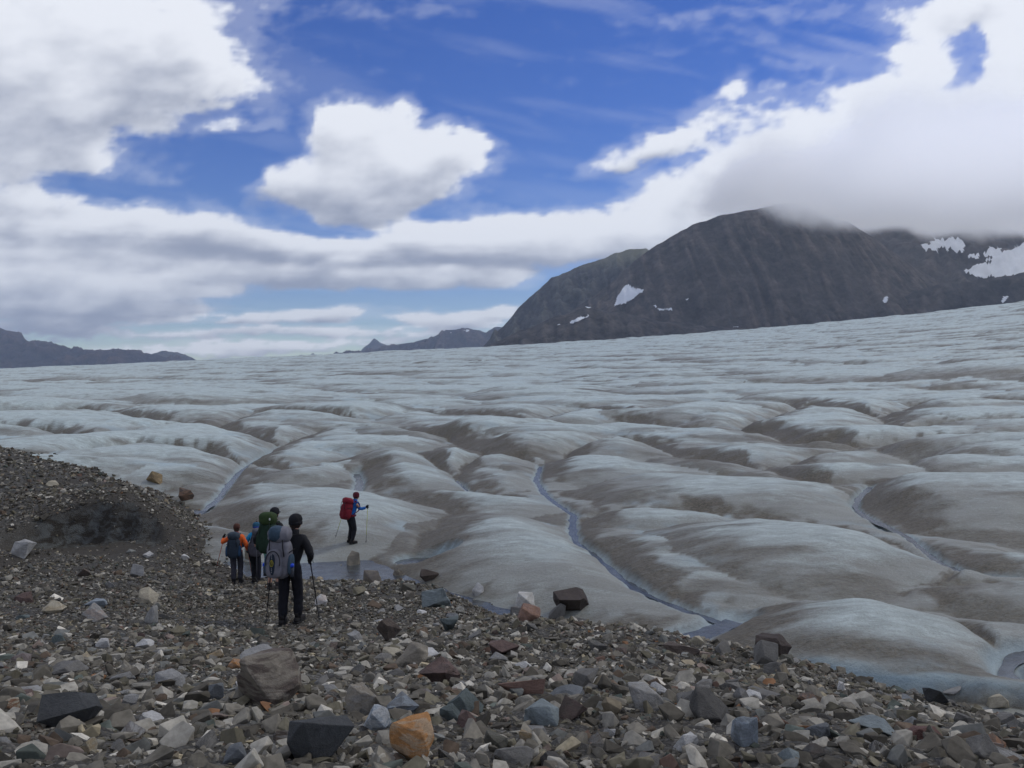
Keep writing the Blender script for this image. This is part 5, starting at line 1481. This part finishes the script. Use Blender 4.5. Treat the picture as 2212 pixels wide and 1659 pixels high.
def foot_on(loc, x, y):
    z = float(ground(np.array([loc[0] + x]), np.array([loc[1] + y]))[0]) + 0.01
    return (x, y, z - loc[2])
def tip_on(loc, x, y): return Vector(foot_on(loc, x, y)) - Vector((0, 0, .01))

BLACK = ('black_shell', (.012, .012, .014)); BLACKT = ('black_trousers', (.013, .013, .017))
def hiker(px, py, heading, label, spec, pack_label, pack, poles):
    x, y, z = hit(ground, px, py)
    loc = Vector((x, y, z))
    for k in 'lr':
        fx, fy = spec['foot' + k]; spec['foot' + k] = foot_on(loc, fx, fy)
    for (hk, tipxy, lab, shaft) in poles:
        tp = tip_on(loc, *tipxy); spec['axis' + hk] = (Vector(spec['hand' + hk]) - tp)
    for k in 'lr': spec.setdefault('axis' + k, (0, 0, 1))
    root, J, R, H = make_person(loc, heading, label, spec)
    if pack: make_pack(J, R, H, loc, pack_label, pack)
    for (hk, tipxy, lab, shaft) in poles:
        make_pole(spec['hand' + hk], tip_on(loc, *tipxy), lab, shaft, loc)
    return root
# nearest: dark clothes, grey and slate blue pack
GREYC = ('pale_grey_nylon', (.17, .166, .182)); SLATE = ('slate_blue_nylon', (.045, .075, .105))
hiker(625, 1349, -8, 'nearest hiker, all in black with a black hat, walking away down the rubble',
 dict(lean=.06, sway=.05, footl=(-.11, -.02), footr=(.13, .05), kneel=.02, kneer=.06, elbowl=(-.30, -.02, 1.14), handl=(-.33, .18, 1.02), elbowr=(.36, -.04, 1.16), handr=(.315, .12, 1.02), look=-22,
      jacket=BLACK, legs=BLACKT, hat=('beanie', 'black_hat', (.010, .010, .012)), gloves=True, hair=('dark', (.03, .02, .015))),
 'large light grey backpack with slate blue lid and panels on the nearest hiker',
 dict(main=GREYC, lid=GREYC, lid_panel=SLATE, front=GREYC, panel=('navy_panel', (.022, .032, .048)), side=SLATE, cord=True, size=(.36, .26, .64), z=1.13, dx=-.10, sway=.03, lid_h=.27, tilt=-3, roll=0, lean=.05,
      bottles=[(1, -.12), (-1, -.12)], bottle_label=('water bottle with a bright blue cap on the right side of the grey backpack', 'water bottle with a bright blue cap on the left side of the grey backpack')),
 [('r', (.46, .16), 'black trekking pole in the right hand of the nearest hiker', ('black_alloy', (.015, .015, .017))), ('l', (-.45, .22), 'black trekking pole left of the nearest hiker', ('black_alloy', (.015, .015, .017)))])
ORANGE = ('orange_shell', (.85, .15, .03))
hiker(512, 1262, 4, 'hiker in a bright orange jacket and brown cap with grey trousers, leftmost of the group',
 dict(lean=.10, sway=-.04, footl=(-.10, -.02), footr=(.07, .10), kneel=.04, kneer=.08, elbowl=(-.46, .03, 1.22), handl=(-.44, .20, 1.40), elbowr=(.29, .02, 1.15), handr=(.27, .20, .95), look=8,
      jacket=ORANGE, legs=('grey_trousers', (.050, .049, .060)), hat=('cap', 'brown_cap', (.085, .035, .022)), gloves=True, collar=('coral_collar', (.38, .09, .06)), hair=('brown', (.07, .04, .025))),
 'dark slate blue backpack on the hiker in the orange jacket',
 dict(main=('dark_blue_nylon', (.028, .040, .055)), lid=('dark_blue_lid', (.045, .062, .078)), size=(.34, .28, .62), z=1.12, lid_h=.24, lean=.09, sway=-.05, side=('blue_side', (.03, .07, .13)), belt=('coral_collar', (.38, .09, .06))),
 [('l', (-.78, .30), 'orange and black trekking pole planted left of the orange jacketed hiker', ('orange_alloy', (.40, .09, .05))), ('r', (.40, .28), 'orange and black trekking pole right of the orange jacketed hiker', ('orange_alloy', (.40, .09, .05)))])
BLUEJ = ('blue_shell', (.02, .27, .50))
hiker(551, 1259, -14, 'hiker in a bright blue jacket and patterned blue bobble hat with black trousers',
 dict(lean=.14, sway=-.06, footl=(-.05, .05), footr=(.12, -.05), kneel=.08, kneer=.04, elbowl=(-.30, .0, 1.16), handl=(-.46, .16, 1.05), elbowr=(.30, .10, 1.15), handr=(.30, .28, 1.05), look=-55,
      jacket=BLUEJ, legs=BLACKT, hat=('beanie', 'teal_knit', (.025, .10, .16)), cuff=('blue_knit', (.03, .06, .26)), pompom=('brown_knit', (.08, .045, .04)), collar=('navy_collar', (.02, .05, .20))),
 'tall plain grey backpack leaning on the hiker in the blue jacket',
 dict(main=('mid_grey_nylon', (.085, .080, .092)), lid=('mid_grey_lid', (.095, .095, .11)), size=(.33, .27, .70), z=1.17, lid_h=.22, lean=.12, tilt=-4, roll=9, dx=.13),
 [('r', (.20, .35), 'dark trekking pole between the blue jacketed and green packed hikers', ('grey_alloy', (.10, .10, .11)))])
hiker(586, 1276, -10, 'hiker in a black jacket and mint green shorts with bare legs and a black cap',
 dict(lean=.10, sway=.0, footl=(-.06, .10), footr=(.16, -.06), kneel=.10, kneer=.04, elbowl=(-.34, -.02, 1.12), handl=(-.36, .14, .98), elbowr=(.30, .04, 1.14), handr=(.28, .24, 1.0), look=0,
      jacket=BLACK, legs=('mint_shorts', (.13, .32, .24)), shorts=True, hat=('cap', 'black_cap', (.010, .010, .012)), hair=('dark', (.03, .02, .015)), boots=('brown_boot', (.045, .038, .034)), size=1.0),
 'dark green backpack on the hiker in black jacket and mint shorts',
 dict(main=('forest_green_nylon', (.016, .036, .020)), lid=('moss_green_nylon', (.032, .055, .016)), size=(.35, .28, .68), z=1.19, lid_h=.30, lean=.10, patch=True, strap=('green_webbing', (.02, .03, .02))),
 [('l', (-.40, .30), 'thin dark trekking pole at the left hand of the hiker in mint shorts', ('grey_alloy', (.10, .10, .11)))])
RED = ('crimson_nylon', (.17, .012, .020))
hiker(757, 1174, -48, 'lone hiker out on the ice in a blue jacket, maroon hat and black trousers',
 dict(lean=.16, sway=.0, footl=(-.05, .06), footr=(.06, -.04), kneel=.10, kneer=.12, elbowl=(-.24, .25, 1.16), handl=(-.30, .34, 1.10), elbowr=(.34, .02, 1.20), handr=(.60, .08, 1.27), look=-20,
      jacket=('royal_blue_shell', (.02, .13, .42)), legs=BLACKT, hat=('beanie', 'maroon_knit', (.10, .014, .022)), gloves=True, hair=('dark', (.03, .02, .015))),
 'large crimson red backpack on the lone hiker out on the ice',
 dict(main=RED, lid=('crimson_lid', (.20, .016, .026)), size=(.36, .32, .60), z=1.16, lid_h=.24, lean=.12, tilt=-14, belt=RED),
 [('r', (.53, .10), 'pale yellow trekking pole in the raised hand of the hiker on the ice', ('pale_yellow_alloy', (.50, .52, .16))), ('l', (-.60, .30), 'pale yellow trekking pole left of the hiker on the ice', ('pale_yellow_alloy', (.50, .52, .16)))])
# ================================================================== CLOUD BANK ROUND THE SUMMIT, AND THE AIR
def summit_cloud():
    # a real body of cloud resting on the tops, between 3 and 6 km away
    x0, x1, y0, y1, z0, z1 = 860.0, 5200.0, 3300.0, 6600.0, 560.0, 1500.0
    bm = bmesh.new(); bmesh.ops.create_cube(bm, size=1.0)
    for v in bm.verts: v.co = Vector(((x0 + x1) / 2 + v.co.x * (x1 - x0), (y0 + y1) / 2 + v.co.y * (y1 - y0), (z0 + z1) / 2 + v.co.z * (z1 - z0)))
    me = bpy.data.meshes.new('summit_cloud'); bm.to_mesh(me); bm.free()
    m = NT('cloud_body'); t = m.t
    geo = m.n('ShaderNodeNewGeometry'); pos = geo.outputs['Position']
    sep = m.n('ShaderNodeSeparateXYZ'); m.l(pos, sep.inputs[0])
    nz = m.n('ShaderNodeTexNoise'); nz.inputs['Scale'].default_value = 1 / 620.0; nz.inputs['Detail'].default_value = 5; nz.inputs['Roughness'].default_value = 0.58; m.l(pos, nz.inputs['Vector'])
    # underside: low over the right, lifting at the dome of the near summit; top rising to the right
    X = sep.outputs[0]; Yy = sep.outputs[1]; Zz = sep.outputs[2]
    def mr(v, a, b, c, d):
        n = m.n('ShaderNodeMapRange'); n.interpolation_type = 'SMOOTHSTEP'
        for i, k in enumerate((a, b, c, d)): n.inputs[i + 1].default_value = k
        m.l(v, n.inputs[0]); return n.outputs[0]
    per = m.math('DIVIDE', m.math('MULTIPLY', Zz, 4500.0), Yy)
    low = m.math('MULTIPLY', mr(X, 1300, 2150, 822.0, 715.0), m.math('DIVIDE', Yy, 4500.0))
    top = mr(X, 700, 1900, 960.0, 1260.0)
    n0 = m.math('MULTIPLY', m.math('SUBTRACT', nz.outputs['Fac'], 0.5), 560.0)
    hl = m.math('SUBTRACT', m.math('ADD', Zz, n0), low)
    ht = m.math('SUBTRACT', top, m.math('ADD', Zz, m.math('MULTIPLY', n0, 1.5)))
    d = m.math('MULTIPLY', mr(hl, 0, 130, 0, 1), mr(ht, 0, 160, 0, 1))
    d = m.math('MULTIPLY', d, mr(X, 900, 1200, 0, 1)); d = m.math('MULTIPLY', d, mr(X, 4700, 5200, 1, 0))
    d = m.math('MULTIPLY', d, mr(Yy, 3350, 3800, 0, 1)); d = m.math('MULTIPLY', d, mr(Yy, 6100, 6600, 1, 0))
    pv = m.n('ShaderNodeVolumePrincipled'); pv.inputs['Color'].default_value = (0.97, 0.97, 0.98, 1); pv.inputs['Anisotropy'].default_value = 0.1
    m.l(m.math('MULTIPLY', d, 0.009), pv.inputs['Density'])
    pv.inputs['Emission Color'].default_value = (0.93, 0.95, 1.0, 1)      # added glow, in place of strong sunlight scattered inside the cloud
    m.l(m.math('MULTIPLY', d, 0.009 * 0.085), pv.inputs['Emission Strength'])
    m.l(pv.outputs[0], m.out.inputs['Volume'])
    m.m.cycles.volume_step_rate = 1.0
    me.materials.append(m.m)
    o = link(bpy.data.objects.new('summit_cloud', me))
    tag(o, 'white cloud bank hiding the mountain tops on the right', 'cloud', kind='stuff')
def haze():
    x, y0, y1, z0, z1 = 15500.0, -4000.0, 18500.0, -96.0, 1620.0
    bm = bmesh.new(); bmesh.ops.create_cube(bm, size=1.0)
    for v in bm.verts: v.co = Vector((v.co.x * 2 * x, (y0 + y1) / 2 + v.co.y * (y1 - y0), (z0 + z1) / 2 + v.co.z * (z1 - z0)))
    me = bpy.data.meshes.new('haze'); bm.to_mesh(me); bm.free()
    m = NT('air'); pv = m.n('ShaderNodeVolumePrincipled'); pv.inputs['Color'].default_value = (0.66, 0.80, 1.0, 1); pv.inputs['Density'].default_value = HAZE; pv.inputs['Anisotropy'].default_value = 0.2
    m.l(pv.outputs[0], m.out.inputs['Volume'])
    me.materials.append(m.m)
    o = link(bpy.data.objects.new('haze', me)); tag(o, 'thin bluish mountain air', kind='stuff')
HAZE = 3.5e-5

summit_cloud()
haze()
